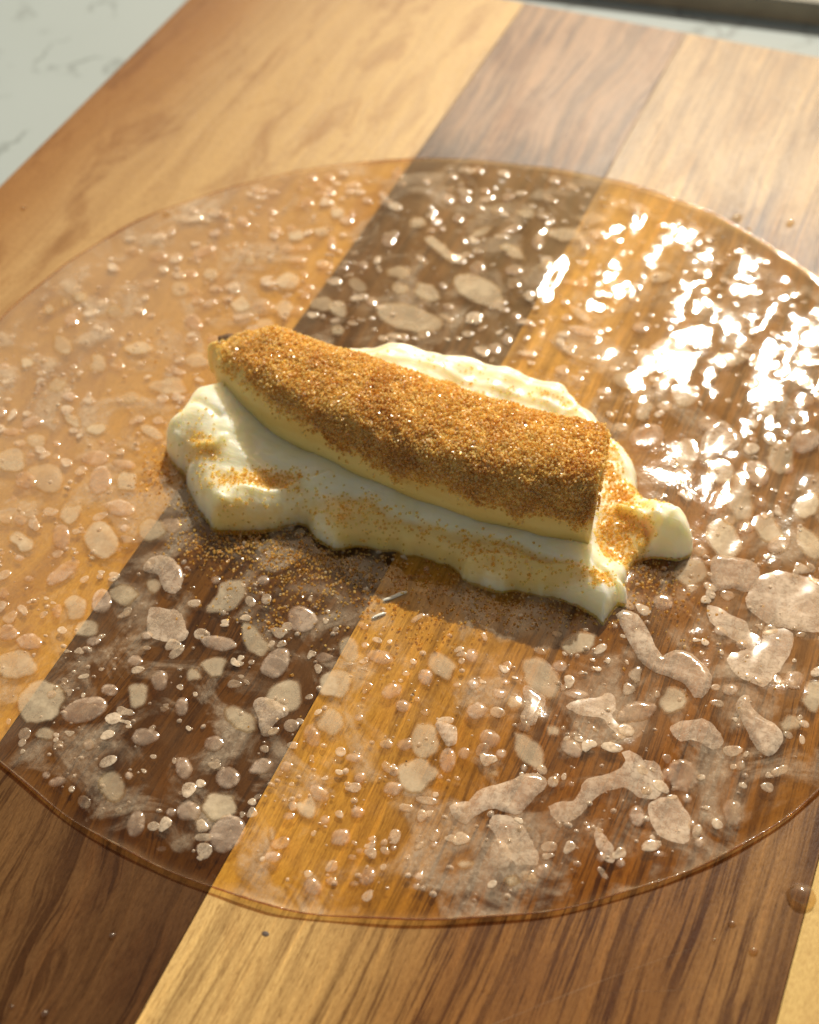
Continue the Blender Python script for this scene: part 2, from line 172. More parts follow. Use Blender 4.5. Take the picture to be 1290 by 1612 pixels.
('a',3.12,-5.43,[110,43,122,-2,120,-49,96,-86,62,-109,27,-130,-15,-132,-51,-107,-80,-77,-114,-45,-129,1,-114,46,-92,83,-67,118,-27,132,14,122,52,108,87,83]),
('a',3.65,-5.15,[75,30,80,-9,61,-46,24,-66,-18,-79,-56,-64,-73,-29,-73,8,-59,44,-28,77,17,76,51,57]),
('a',3.65,-5.45,[135,53,144,10,137,-36,111,-79,69,-111,20,-131,-33,-141,-84,-128,-113,-91,-126,-50,-145,-11,-149,39,-114,82,-65,106,-19,127,34,141,84,128,116,93]),
('a',2.09,-6.35,[141,56,145,7,137,-41,120,-89,83,-127,31,-147,-24,-147,-72,-127,-106,-92,-134,-53,-152,-7,-143,42,-117,86,-82,127,-32,151,23,144,69,122,112,96]),
('a',3.40,-5.98,[192,76,193,4,173,-60,145,-119,102,-173,38,-202,-31,-199,-94,-173,-150,-134,-192,-76,-202,-5,-179,62,-144,118,-99,168,-38,200,31,199,97,177,156,138]),
('m',4.22,-4.78,[423,-210,417,-366,310,-462,136,-430,-14,-381,-166,-335,-288,-214,-348,-72,-427,68,-480,235,-410,359,-284,424,-144,463,19,415,156,303,280,201,395,75,427,-73]),
('m',3.97,-5.55,[122,48,137,-3,118,-50,98,-91,79,-146,33,-174,-19,-159,-68,-142,-115,-110,-125,-50,-116,2,-123,52,-112,104,-72,132,-30,159,23,183,74,151,98,93]),
('a',4.46,-4.40,[136,53,142,0,131,-51,106,-95,69,-129,24,-149,-25,-152,-72,-133,-108,-98,-131,-52,-141,-1,-132,51,-108,97,-71,132,-24,150,25,147,71,130,110,99]),
('a',4.97,-4.94,[227,36,215,-12,180,-56,125,-91,57,-115,-14,-126,-88,-127,-158,-114,-210,-82,-228,-37,-214,11,-179,55,-126,92,-58,116,15,126,88,127,159,114,209,81]),
('m',4.62,-3.75,[281,288,317,191,312,70,265,-55,186,-164,96,-252,-4,-325,-108,-354,-195,-326,-261,-269,-308,-188,-314,-73,-273,55,-199,173,-100,261,4,305,101,329,200,334]),
('m',4.82,-5.87,[145,57,149,-3,149,-64,121,-115,66,-126,23,-132,-23,-167,-82,-164,-114,-108,-135,-54,-165,3,-158,67,-109,103,-65,123,-26,150,23,162,76,152,123,116]),
('a',5.25,-6.13,[219,-80,203,-138,153,-176,81,-183,6,-175,-72,-155,-143,-110,-188,-47,-213,17,-224,81,-202,137,-149,172,-82,187,-6,182,72,153,140,106,190,46,215,-18]),
('m',2.74,-6.90,[264,102,324,-31,323,-171,269,-276,202,-363,107,-409,-3,-378,-106,-317,-206,-236,-275,-111,-303,26,-319,166,-293,298,-202,363,-100,384,5,396,117,339,197,220]),
('a',2.45,-7.13,[141,56,151,8,136,-39,109,-79,75,-114,29,-139,-24,-141,-71,-123,-111,-94,-139,-56,-150,-8,-138,39,-111,80,-75,115,-28,138,24,140,72,123,111,94]),
('a',3.29,-7.17,[156,26,169,-56,165,-138,140,-212,93,-261,29,-268,-34,-233,-87,-173,-127,-104,-156,-28,-173,56,-170,141,-143,215,-91,257,-28,261,35,233,91,178,131,105]),
('a',3.51,-6.94,[108,43,118,4,117,-39,103,-82,69,-114,23,-123,-19,-115,-57,-103,-94,-83,-116,-46,-120,-4,-113,37,-98,77,-67,111,-24,128,21,126,60,107,89,77]),
('m',2.88,-7.63,[418,164,377,19,297,-86,284,-207,227,-351,84,-419,-70,-402,-191,-327,-266,-227,-350,-141,-437,-26,-399,112,-275,199,-192,296,-82,412,73,405,188,318,314,263]),
('a',3.83,-6.48,[194,-8,184,-71,160,-130,111,-173,46,-188,-22,-183,-88,-162,-145,-119,-180,-58,-193,7,-188,72,-162,131,-112,174,-46,190,22,182,88,159,148,119,186,58]),
('a',4.13,-6.70,[93,37,100,-19,74,-65,39,-107,-15,-105,-64,-85,-101,-40,-97,18,-79,69,-35,95,16,113,68,89]),
('m',4.58,-6.47,[385,-271,330,-341,210,-336,86,-297,-36,-269,-182,-202,-282,-74,-309,43,-361,154,-411,287,-337,348,-197,316,-85,299,42,285,183,196,272,67,322,-48,368,-159]),
('a',4.61,-6.84,[63,25,69,-22,56,-62,32,-91,-4,-91,-37,-63,-64,-25,-71,23,-60,66,-30,86,4,86,41,69]),
('m',4.16,-7.12,[103,41,100,11,114,-23,105,-65,56,-85,10,-79,-25,-83,-68,-92,-105,-79,-124,-49,-123,-13,-103,20,-78,48,-51,77,-12,99,31,103,70,95,99,74]),
('a',5.60,-8.66,[126,50,134,1,127,-48,104,-92,68,-125,24,-143,-24,-144,-70,-130,-107,-98,-130,-52,-136,-2,-127,48,-102,90,-66,122,-24,144,25,151,72,133,105,95]),
('a',6.41,-8.06,[81,32,83,-19,62,-62,30,-96,-15,-99,-53,-73,-82,-33,-83,19,-62,61,-30,96,15,100,53,73]),
('a',5.10,-7.98,[44,18,42,-9,34,-32,17,-48,-6,-48,-26,-36,-41,-16,-46,10,-36,34,-16,45,5,45,28,40]),
('a',6.04,-7.61,[50,20,54,-13,42,-42,19,-58,-9,-63,-34,-47,-50,-20,-54,13,-41,41,-19,60,9,62,34,48]),
('a',3.70,-8.85,[51,20,54,-11,45,-40,23,-59,-5,-59,-31,-45,-51,-20,-56,12,-45,40,-23,57,5,59,33,47]),
('a',3.69,-9.52,[76,30,86,-12,70,-54,32,-79,-12,-79,-51,-64,-82,-33,-87,12,-66,51,-31,76,13,86,53,66]),
('a',3.72,-9.72,[61,24,62,-7,46,-33,23,-55,-11,-63,-40,-48,-57,-23,-61,7,-50,36,-23,55,10,59,40,48]),
('m',4.32,-9.01,[142,56,133,16,125,-22,100,-59,60,-87,14,-109,-36,-118,-83,-110,-124,-92,-152,-61,-146,-18,-121,21,-98,57,-62,89,-13,104,35,112,90,120,135,100]),
('m',5.17,-9.02,[144,57,158,19,125,-22,88,-53,60,-90,13,-119,-38,-116,-77,-100,-116,-86,-144,-58,-146,-18,-128,23,-96,57,-57,86,-12,114,41,124,80,104,107,78]),
('a',6.10,-4.91,[323,264,318,166,302,67,261,-45,158,-147,46,-207,-57,-275,-182,-348,-280,-337,-305,-251,-300,-158,-290,-66,-251,41,-169,155,-54,242,58,280,160,303,263,315]),
('m',6.65,-4.39,[270,105,284,-10,245,-115,184,-194,122,-268,41,-329,-59,-339,-152,-293,-219,-207,-249,-100,-252,7,-245,113,-211,221,-135,295,-40,323,56,316,144,274,217,202]),
('a',5.94,-5.58,[82,33,90,-11,63,-52,26,-84,-21,-83,-59,-67,-83,-33,-86,11,-69,56,-24,78,22,86,58,65]),
('m',6.13,-1.26,[328,127,354,-14,301,-145,220,-236,156,-352,51,-434,-69,-390,-170,-327,-295,-279,-368,-146,-327,10,-284,134,-252,268,-158,354,-44,378,74,410,202,382,281,261]),
('a',5.83,-2.19,[189,74,207,-3,196,-85,150,-149,92,-195,28,-232,-45,-234,-105,-192,-153,-139,-196,-78,-211,2,-189,81,-150,149,-97,205,-27,230,44,225,109,197,159,143]),
('a',7.04,-2.50,[161,-14,150,-52,114,-79,71,-95,25,-109,-30,-113,-85,-97,-124,-64,-138,-24,-135,12,-132,46,-122,84,-85,114,-28,120,28,106,74,84,112,57,143,25]),
('a',7.49,-2.65,[104,41,107,0,106,-44,87,-87,49,-112,10,-122,-30,-127,-68,-115,-95,-83,-108,-43,-110,0,-100,42,-81,81,-51,115,-10,132,31,130,67,113,93,81]),
('a',7.56,-3.80,[138,54,141,4,131,-49,103,-97,60,-131,11,-148,-39,-151,-86,-136,-121,-102,-139,-55,-141,-4,-131,48,-104,97,-61,132,-11,148,40,151,87,137,122,102]),
('a',8.59,-3.15,[169,66,173,-10,156,-83,126,-150,82,-211,19,-235,-44,-221,-103,-195,-152,-145,-169,-67,-168,8,-166,87,-136,161,-76,197,-17,216,47,233,111,208,149,141]),
('m',9.01,-3.38,[207,80,200,-25,187,-123,180,-248,132,-374,36,-398,-56,-353,-146,-321,-220,-230,-210,-85,-180,19,-200,128,-193,262,-121,341,-34,383,65,404,155,335,197,203]),
('m',8.76,-4.15,[211,83,222,18,189,-51,129,-104,69,-145,3,-190,-80,-223,-160,-211,-201,-152,-196,-78,-173,-15,-158,42,-140,112,-88,186,-3,223,75,208,129,169,173,130]),
('a',7.25,-5.91,[280,110,299,-16,270,-136,215,-238,140,-317,45,-354,-53,-336,-137,-278,-205,-201,-267,-107,-304,13,-287,143,-222,243,-138,313,-44,348,54,330,138,276,216,207]),
('a',7.02,-5.98,[137,54,145,-3,130,-58,102,-104,65,-140,19,-158,-29,-159,-78,-145,-116,-107,-135,-54,-142,2,-133,59,-102,103,-62,134,-19,162,32,169,77,143,110,101]),
('a',8.25,-6.37,[157,61,174,-44,173,-147,145,-228,96,-267,43,-278,-12,-262,-65,-214,-111,-147,-156,-63,-186,44,-182,153,-147,230,-94,261,-40,260,13,252,70,227,123,160]),
('a',6.74,-7.05,[133,52,143,-22,137,-91,119,-153,86,-201,39,-222,-12,-209,-60,-170,-100,-118,-133,-54,-147,21,-136,90,-115,148,-87,202,-41,229,13,211,60,169,101,118]),
('a',7.44,-6.35,[87,34,91,-24,65,-72,25,-91,-17,-100,-56,-77,-86,-34,-93,24,-63,69,-26,96,16,97,57,77]),
('a',7.66,-6.84,[59,23,67,-29,56,-76,27,-98,-7,-95,-39,-70,-58,-23,-66,28,-56,77,-27,98,7,96,39,69]),
('a',7.88,-7.13,[102,41,99,4,85,-29,68,-60,44,-90,9,-110,-29,-109,-59,-91,-81,-67,-100,-40,-107,-5,-94,31,-68,60,-41,83,-8,103,29,108,63,97,89,73]),
('a',6.75,-8.04,[77,31,85,-14,59,-52,26,-84,-17,-83,-58,-70,-82,-33,-78,13,-60,54,-25,80,20,95,53,64]),
('a',7.32,-7.62,[114,46,120,23,104,-5,70,-29,32,-46,-2,-59,-39,-70,-74,-73,-100,-63,-113,-45,-111,-21,-97,5,-71,30,-36,51,2,63,37,68,69,67,96,60]),
('m',3.58,4.52,[413,-224,337,-316,217,-328,133,-375,21,-421,-119,-347,-219,-206,-303,-76,-386,68,-404,217,-340,317,-237,358,-131,374,-17,388,123,348,239,219,302,72,372,-68]),
('m',4.65,3.67,[296,113,298,-34,281,-169,239,-293,159,-378,58,-408,-46,-398,-147,-343,-223,-235,-271,-107,-312,32,-325,192,-261,319,-150,356,-50,356,45,374,157,360,253,262]),
('m',3.32,3.67,[315,121,310,-7,287,-124,248,-243,148,-303,40,-291,-52,-295,-156,-291,-242,-222,-306,-120,-350,5,-309,132,-210,205,-132,269,-46,337,59,329,149,275,246,222]),
('m',3.95,2.89,[195,75,184,-27,179,-116,167,-212,127,-296,60,-351,-27,-363,-116,-310,-173,-196,-182,-72,-174,23,-184,117,-183,230,-135,314,-58,340,26,338,114,302,180,201]),
('a',4.25,2.13,[325,228,359,101,370,-44,320,-197,212,-311,88,-381,-39,-424,-167,-420,-273,-354,-344,-246,-374,-109,-354,39,-298,180,-212,309,-94,408,42,449,171,426,268,344]),
('m',5.15,1.96,[269,-38,254,-196,224,-351,161,-476,63,-500,-32,-448,-115,-374,-183,-263,-229,-123,-270,34,-284,216,-234,363,-149,439,-60,483,35,470,119,377,187,261,246,126]),
('a',5.26,1.31,[254,99,257,5,210,-78,163,-149,107,-222,24,-258,-59,-243,-131,-212,-201,-170,-244,-96,-241,-6,-213,78,-173,157,-110,227,-24,260,59,242,126,202,195,163]),
('m',5.96,1.70,[300,116,302,-28,260,-150,206,-250,137,-336,45,-374,-51,-357,-145,-313,-231,-235,-279,-111,-285,24,-274,156,-232,281,-143,349,-42,349,49,332,144,308,239,240]),
('a',6.64,1.91,[316,-124,295,-251,227,-347,124,-388,11,-376,-96,-324,-192,-245,-276,-141,-332,-9,-335,129,-287,242,-211,322,-119,375,-10,390,106,350,205,257,270,134,304,6]),
('a',6.09,0.78,[230,-58,204,-205,149,-310,86,-386,15,-425,-60,-411,-132,-354,-191,-248,-216,-100,-213,50,-196,194,-155,320,-89,397,-15,436,64,433,132,350,175,224,211,94]),
('m',6.54,1.06,[235,87,337,-137,368,-400,286,-530,200,-603,114,-668,5,-566,-83,-408,-187,-308,-286,-117,-293,111,-290,310,-316,582,-246,740,-110,648,-3,544,96,450,170,267]),
('a',6.85,0.32,[140,55,154,-7,144,-71,107,-120,62,-150,16,-175,-36,-184,-85,-158,-116,-108,-137,-54,-150,6,-143,70,-110,123,-65,156,-16,176,36,179,83,154,117,108]),
('m',7.25,0.46,[156,235,240,124,313,-20,334,-178,286,-294,206,-352,122,-382,30,-377,-64,-318,-150,-232,-246,-131,-330,17,-339,178,-274,280,-198,338,-124,388,-30,393,69,330]),
('a',7.57,0.10,[179,223,203,143,217,53,199,-51,147,-144,85,-221,13,-280,-61,-291,-122,-264,-180,-227,-222,-158,-218,-55,-187,46,-147,142,-87,226,-13,276,63,298,133,284]),
('a',6.96,1.12,[104,40,108,-32,99,-92,83,-140,59,-174,28,-193,-8,-195,-47,-166,-78,-107,-96,-38,-106,30,-104,96,-87,147,-61,179,-28,192,8,184,45,158,81,110]),
('m',7.04,2.57,[281,107,318,-60,314,-237,248,-369,159,-453,59,-501,-51,-482,-153,-399,-239,-276,-295,-118,-314,55,-309,229,-261,385,-163,460,-56,476,53,485,166,425,241,273]),
('a',7.26,2.31,[116,45,121,-11,112,-66,90,-115,59,-157,17,-185,-31,-185,-75,-154,-104,-103,-116,-46,-118,11,-111,65,-92,117,-60,158,-17,186,32,188,75,154,101,100]),
('a',7.41,3.19,[284,249,310,127,307,-8,260,-147,179,-263,79,-346,-28,-388,-132,-386,-223,-344,-292,-259,-322,-135,-308,6,-258,142,-177,257,-78,341,29,395,140,406,230,351]),
('m',6.51,-0.17,[401,-248,341,-376,250,-481,116,-530,-41,-476,-174,-358,-280,-224,-354,-74,-385,82,-383,233,-347,380,-258,495,-118,545,46,496,180,358,264,203,339,65,403,-91]),
('m',7.87,1.39,[267,103,254,-58,212,-177,158,-255,107,-324,46,-399,-42,-442,-147,-412,-242,-293,-285,-113,-259,56,-201,164,-151,240,-107,323,-47,411,45,466,155,427,237,284]),
('m',6.40,3.95,[183,70,212,-21,210,-125,171,-216,103,-266,30,-288,-48,-299,-127,-268,-174,-176,-177,-70,-171,15,-175,103,-169,213,-123,318,-36,356,49,301,102,212,142,141]),
('a',5.34,2.98,[224,87,236,4,216,-82,173,-162,105,-224,21,-248,-58,-235,-131,-211,-195,-165,-226,-89,-227,-5,-217,81,-179,167,-105,224,-21,245,61,243,134,214,188,158]),
('m',8.13,0.37,[150,265,252,122,278,-31,282,-152,300,-281,280,-397,198,-441,88,-416,-26,-350,-135,-246,-217,-111,-262,26,-298,157,-338,313,-311,439,-194,432,-73,353,26,317]),
('a',7.14,4.42,[189,73,191,-18,170,-101,135,-174,84,-228,21,-247,-42,-234,-100,-203,-154,-153,-190,-74,-193,17,-172,101,-135,174,-84,227,-21,247,42,235,102,205,156,153]),
('m',0.35,8.33,[451,61,469,-52,388,-152,262,-217,139,-271,-3,-299,-142,-268,-261,-219,-412,-171,-537,-74,-504,55,-353,137,-225,185,-128,251,5,314,169,315,299,248,383,157]),
('m',0.75,9.13,[371,141,367,33,279,-63,191,-130,127,-213,26,-301,-102,-311,-188,-248,-255,-187,-328,-126,-348,-32,-298,66,-229,154,-141,236,-23,276,86,261,180,235,285,208]),
('a',1.93,4.95,[376,-13,362,-78,314,-137,221,-180,97,-200,-38,-193,-162,-161,-269,-115,-363,-58,-414,13,-391,83,-313,137,-209,171,-89,186,39,187,176,172,300,127,366,57]),
('m',1.62,5.57,[323,-174,305,-224,254,-253,158,-242,44,-202,-75,-138,-177,-54,-247,28,-316,111,-365,197,-337,247,-249,249,-149,229,-40,190,74,130,187,55,285,-34,327,-115]),
('m',2.14,6.88,[264,101,274,-4,239,-100,181,-174,113,-228,38,-276,-57,-312,-156,-284,-213,-192,-248,-96,-280,3,-254,105,-174,166,-108,217,-40,293,59,321,148,268,214,190]),
('a',4.44,6.02,[270,104,280,39,250,-35,178,-101,92,-152,-1,-193,-96,-207,-172,-188,-227,-151,-260,-101,-266,-38,-249,34,-196,111,-99,165,1,182,87,187,171,186,237,157]),
('a',4.98,7.62,[159,61,157,-3,144,-65,118,-124,73,-169,17,-196,-47,-210,-110,-190,-145,-128,-157,-61,-164,3,-150,67,-111,115,-68,158,-17,207,50,223,109,186,144,126]),
('a',1.33,6.65,[171,65,174,-2,160,-66,135,-127,92,-177,31,-202,-34,-197,-90,-166,-133,-119,-165,-64,-179,2,-163,66,-132,123,-92,177,-32,209,34,195,87,161,136,122]),
('a',3.66,6.28,[183,71,197,8,184,-60,144,-122,85,-168,16,-185,-49,-179,-110,-165,-170,-136,-204,-79,-199,-9,-172,55,-135,114,-82,163,-16,194,55,200,117,174,157,125]),
('a',3.11,5.58,[212,82,220,11,204,-62,162,-131,97,-182,20,-211,-58,-212,-127,-188,-181,-144,-216,-84,-225,-12,-204,61,-160,128,-96,181,-20,212,60,215,130,191,182,144]),
('m',2.99,7.55,[288,110,294,22,258,-68,191,-144,109,-202,17,-251,-88,-274,-179,-243,-233,-176,-273,-106,-294,-23,-263,68,-194,145,-114,210,-18,258,84,262,170,230,241,181]),
('a',6.16,5.80,[243,94,235,13,218,-68,167,-144,88,-189,7,-216,-77,-236,-160,-222,-215,-167,-236,-92,-228,-13,-205,63,-169,144,-99,212,-8,230,71,216,149,205,219,169]),
('a',6.43,6.86,[172,66,185,0,183,-77,141,-145,77,-185,11,-207,-55,-206,-111,-178,-161,-137,-202,-79,-205,-1,-167,70,-123,126,-75,180,-12,218,60,225,123,195,159,134]),
('m',5.28,5.23,[359,139,361,40,305,-61,217,-146,114,-211,3,-259,-117,-289,-235,-281,-316,-223,-354,-138,-357,-41,-307,60,-213,143,-114,210,-3,272,122,299,228,272,307,215]),
('a',5.88,4.55,[179,69,182,10,164,-51,126,-107,72,-152,8,-178,-57,-179,-112,-158,-155,-121,-182,-71,-186,-11,-166,51,-125,106,-71,148,-8,175,58,183,117,163,157,122]),
('a',1.74,9.94,[146,56,153,-17,150,-88,129,-153,88,-198,35,-218,-21,-210,-72,-171,-112,-117,-147,-57,-167,18,-158,92,-126,149,-84,189,-34,210,21,208,76,181,122,127]),
('a',-6.15,7.27,[150,57,173,-14,174,-83,156,-144,117,-186,63,-202,5,-199,-57,-176,-112,-125,-147,-57,-170,13,-179,85,-159,146,-115,182,-63,202,-4,204,57,175,110,122]),
('a',-6.12,8.47,[153,58,170,-7,170,-72,149,-129,109,-170,55,-193,-6,-192,-64,-160,-110,-111,-148,-57,-173,7,-174,73,-153,131,-112,175,-55,191,6,181,64,158,117,117]),
('a',-6.58,7.73,[90,34,98,-19,83,-68,48,-103,-5,-110,-58,-84,-89,-34,-97,19,-85,69,-48,103,5,110,57,83]),
('a',-5.78,7.88,[145,55,162,-56,137,-139,88,-194,11,-207,-76,-154,-144,-55,-154,52,-144,145,-92,204,-10,193,77,155]),
('a',-6.48,8.28,[126,48,145,-30,125,-103,75,-162,-8,-179,-85,-124,-131,-50,-140,28,-129,106,-75,162,8,174,89,130]),
('m',-5.29,7.19,[191,72,253,-1,253,-92,182,-145,117,-178,60,-226,-20,-250,-102,-216,-160,-149,-198,-76,-228,0,-234,84,-193,153,-127,193,-61,230,21,255,101,213,144,133]),
('m',-5.86,5.95,[229,87,264,4,260,-86,232,-173,150,-216,60,-217,-21,-250,-124,-252,-176,-160,-199,-77,-279,-5,-296,97,-192,143,-121,175,-75,274,26,302,106,214,158,142]),
('m',-5.33,6.32,[215,82,233,1,211,-74,171,-133,122,-183,60,-224,-19,-242,-101,-211,-157,-146,-205,-79,-249,-2,-235,82,-165,128,-109,163,-60,222,21,251,103,213,165,151]),
('a',-4.88,5.94,[103,38,149,-77,174,-182,184,-272,170,-329,127,-327,74,-290,17,-238,-45,-151,-99,-39,-144,73,-182,190,-188,278,-163,316,-127,327,-77,305,-16,235,44,143]),
('a',-5.35,5.00,[211,81,215,27,189,-27,146,-74,94,-116,27,-145,-45,-154,-115,-149,-177,-127,-214,-82,-219,-27,-200,28,-151,77,-88,108,-25,134,47,160,124,160,180,128]),
('a',-4.97,4.53,[94,36,117,-34,113,-106,59,-128,4,-135,-53,-96,-99,-39,-127,36,-99,92,-62,133,-4,137,57,102]),
('a',-4.66,4.13,[134,51,128,-12,108,-71,52,-113,-19,-118,-83,-96,-129,-50,-136,12,-106,69,-53,114,19,115,85,97]),
('a',-4.22,8.84,[125,47,145,-39,112,-107,63,-152,-5,-161,-73,-117,-119,-46,-142,38,-120,115,-62,150,5,157,72,115]),
('a',-4.32,7.97,[186,71,192,13,175,-43,143,-95,95,-137,32,-162,-34,-163,-95,-146,-146,-116,-184,-70,-198,-14,-185,45,-146,96,-91,133,-30,154,34,162,99,151,153,120]),
('a',-3.13,9.64,[146,55,160,-36,117,-106,55,-143,-15,-160,-96,-136,-143,-55,-148,33,-121,110,-59,153,15,160,89,125]),
('a',-3.64,9.15,[124,47,131,-36,111,-108,63,-157,-7,-163,-78,-125,-120,-46,-133,36,-111,108,-63,157,7,167,75,120]),
('a',-2.87,8.70,[177,67,184,-19,179,-96,165,-173,123,-226,58,-230,-4,-208,-66,-187,-131,-145,-175,-67,-185,18,-183,98,-169,176,-123,226,-56,226,5,205,67,189,134,147]),
('a',-2.48,8.85,[151,57,173,-17,160,-85,136,-142,107,-200,56,-233,-8,-214,-62,-167,-107,-116,-145,-56,-167,15,-166,88,-145,151,-107,199,-54,225,8,212,62,166,107,115]),
('a',-1.51,9.34,[123,159,157,107,170,31,154,-52,120,-126,75,-188,19,-229,-38,-232,-85,-201,-121,-158,-152,-105,-168,-32,-157,52,-122,128,-76,191,-19,229,38,228,84,198]),
('m',-0.84,8.87,[212,81,235,15,249,-66,209,-151,122,-201,29,-217,-53,-205,-113,-166,-168,-131,-248,-95,-292,-20,-245,65,-171,123,-109,181,-30,228,59,227,132,192,183,142]),
('m',-3.24,7.46,[184,140,225,83,227,1,196,-86,142,-165,64,-219,-17,-239,-93,-239,-158,-210,-192,-148,-206,-77,-212,-2,-193,83,-143,167,-69,236,19,263,91,231,136,180]),
('a',-2.34,8.04,[152,58,161,-15,161,-83,144,-148,102,-188,49,-202,-8,-200,-64,-172,-111,-119,-147,-57,-168,14,-162,84,-139,143,-105,192,-51,212,8,194,62,165,116,124]),
('a',-3.62,6.56,[179,68,202,-34,206,-129,191,-213,151,-274,90,-300,17,-286,-57,-235,-118,-155,-163,-64,-200,33,-226,140,-213,237,-153,276,-81,270,-15,261,58,237,130,168]),
('m',-1.65,7.73,[206,263,215,190,206,105,185,8,138,-104,60,-206,-24,-263,-99,-296,-173,-317,-225,-288,-229,-203,-205,-105,-174,-9,-129,95,-60,201,26,287,110,328,172,315]),
('a',-0.95,8.11,[188,239,206,174,213,95,184,-6,124,-103,56,-183,-16,-253,-92,-294,-151,-285,-189,-241,-210,-178,-211,-95,-182,5,-126,103,-57,185,16,251,92,295,154,290]),
('a',-2.57,7.49,[89,34,102,-43,92,-107,58,-148,6,-146,-48,-105,-89,-34,-103,43,-89,104,-59,149,-6,149,48,103]),
('a',-1.86,7.21,[84,32,102,-43,93,-110,56,-146,4,-141,-46,-97,-90,-35,-105,44,-90,106,-54,142,-4,143,50,105]),
('m',-2.33,6.70,[526,-337,469,-393,362,-399,216,-353,53,-248,-80,-143,-237,-51,-440,92,-547,245,-512,327,-454,380,-368,407,-208,345,-48,240,94,154,257,51,410,-89,506,-229]),
('m',-0.63,7.22,[364,-155,368,-241,279,-266,187,-282,72,-279,-59,-198,-156,-107,-283,-32,-394,76,-372,157,-320,209,-292,278,-191,290,-60,238,63,203,206,138,283,30,305,-60]),
('a',-0.16,7.75,[147,55,182,-67,193,-182,177,-271,139,-322,86,-329,27,-298,-34,-247,-98,-174,-158,-62,-188,67,-185,173,-166,254,-137,316,-90,343,-28,321,36,257,96,166]),
('a',-1.18,6.29,[194,74,215,-15,222,-109,189,-189,125,-231,58,-256,-17,-264,-93,-227,-153,-158,-199,-77,-221,14,-206,100,-178,177,-135,249,-63,279,18,259,90,218,154,157]),
('a',-0.32,6.48,[224,86,240,11,220,-67,173,-133,112,-189,35,-226,-50,-228,-125,-200,-188,-154,-229,-89,-236,-11,-216,65,-176,135,-114,191,-34,225,51,231,128,204,186,151]),
('m',-2.92,5.46,[274,105,285,24,286,-64,240,-152,141,-202,40,-222,-60,-249,-168,-247,-245,-189,-285,-110,-300,-26,-267,59,-207,130,-142,204,-47,264,65,267,158,230,232,178]),
('a',-3.79,5.39,[112,43,136,-52,125,-135,84,-194,11,-174,-59,-128,-114,-44,-143,54,-126,136,-76,174,-12,192,59,128]),
('a',-4.22,5.11,[132,51,130,-13,106,-72,50,-112,-20,-119,-93,-107,-134,-52,-129,13,-107,72,-49,111,21,122,93,107]),
('m',-3.64,4.66,[304,-114,281,-162,260,-216,198,-255,79,-238,-50,-183,-169,-114,-260,-31,-301,49,-310,115,-296,170,-249,207,-182,235,-80,245,56,200,171,113,248,28,300,-50]),
('m',-1.99,5.03,[383,-192,304,-245,236,-286,155,-312,49,-297,-76,-272,-229,-201,-331,-61,-342,68,-349,174,-336,270,-247,300,-149,301,-52,322,81,284,203,174,307,54,393,-80]),
('m',-0.90,5.54,[718,-255,664,-370,557,-454,401,-516,168,-528,-132,-447,-415,-279,-601,-81,-690,98,-712,249,-669,370,-565,460,-406,526,-166,540,142,448,416,269,595,73,694,-104]),
('m',-2.65,4.93,[229,88,249,-6,225,-91,170,-147,108,-177,50,-203,-18,-219,-93,-204,-161,-155,-208,-81,-230,4,-230,92,-195,168,-122,200,-46,190,15,186,88,191,169,162]),
('a',-1.71,5.35,[105,40,117,-46,99,-112,63,-161,4,-154,-54,-110,-95,-37,-124,48,-107,121,-58,149,-4,152,54,109]),
('a',-1.31,4.69,[143,55,148,5,138,-43,113,-86,74,-119,26,-138,-25,-142,-74,-126,-110,-93,-137,-53,-151,-6,-143,44,-115,87,-74,119,-26,136,25,136,73,124,116,98]),
('m',-2.06,4.00,[855,85,838,-98,700,-254,502,-371,262,-443,1,-470,-267,-453,-511,-374,-675,-238,-771,-81,-817,92,-752,270,-546,404,-271,464,4,460,252,415,485,347,712,245]),
('m',-4.13,3.70,[281,108,313,22,320,-77,277,-178,179,-246,61,-267,-48,-265,-155,-249,-250,-201,-315,-122,-341,-25,-313,75,-241,154,-161,222,-65,287,58,311,166,265,235,188]),
('m',-3.70,3.69,[203,77,287,-57,303,-199,243,-273,166,-291,96,-285,28,-265,-44,-242,-137,-198,-233,-91,-285,55,-275,180,-222,250,-160,281,-104,312,-33,319,48,259,120,170]),
('a',-3.04,4.19,[135,52,157,-9,165,-75,145,-133,99,-163,46,-170,-5,-166,-56,-147,-104,-108,-143,-56,-168,9,-163,74,-134,122,-95,157,-49,179,5,177,59,151,103,107]),
('a',0.28,4.93,[134,52,145,-2,146,-59,118,-107,73,-133,28,-153,-23,-164,-73,-144,-110,-102,-138,-54,-149,2,-136,55,-113,102,-79,143,-30,163,22,158,72,140,112,103]),
('a',0.37,4.11,[126,48,141,-15,154,-86,134,-146,89,-175,44,-196,-9,-199,-59,-160,-98,-109,-137,-53,-155,16,-142,78,-124,134,-95,186,-45,203,9,190,62,166,106,115]),
('a',0.21,3.69,[155,60,167,-12,169,-84,152,-154,108,-204,48,-219,-15,-207,-72,-174,-120,-124,-162,-63,-190,13,-184,90,-142,144,-95,178,-46,210,16,222,80,193,128,132]),
('m',-3.40,2.99,[167,64,182,-4,194,-77,168,-141,100,-156,45,-164,-10,-199,-80,-189,-126,-124,-160,-62,-191,4,-179,71,-144,121,-113,177,-58,210,10,189,68,158,128,125]),
('a',-8.63,3.93,[229,88,245,10,228,-63,191,-124,141,-177,71,-215,-14,-221,-97,-195,-169,-150,-226,-87,-251,-11,-237,65,-197,128,-140,175,-68,205,14,215,100,201,178,156]),
('a',-7.69,4.51,[179,319,230,244,235,125,213,4,169,-105,109,-192,46,-267,-29,-336,-108,-350,-167,-300,-211,-225,-236,-127,-220,-6,-174,107,-116,203,-47,272,26,307,101,328]),
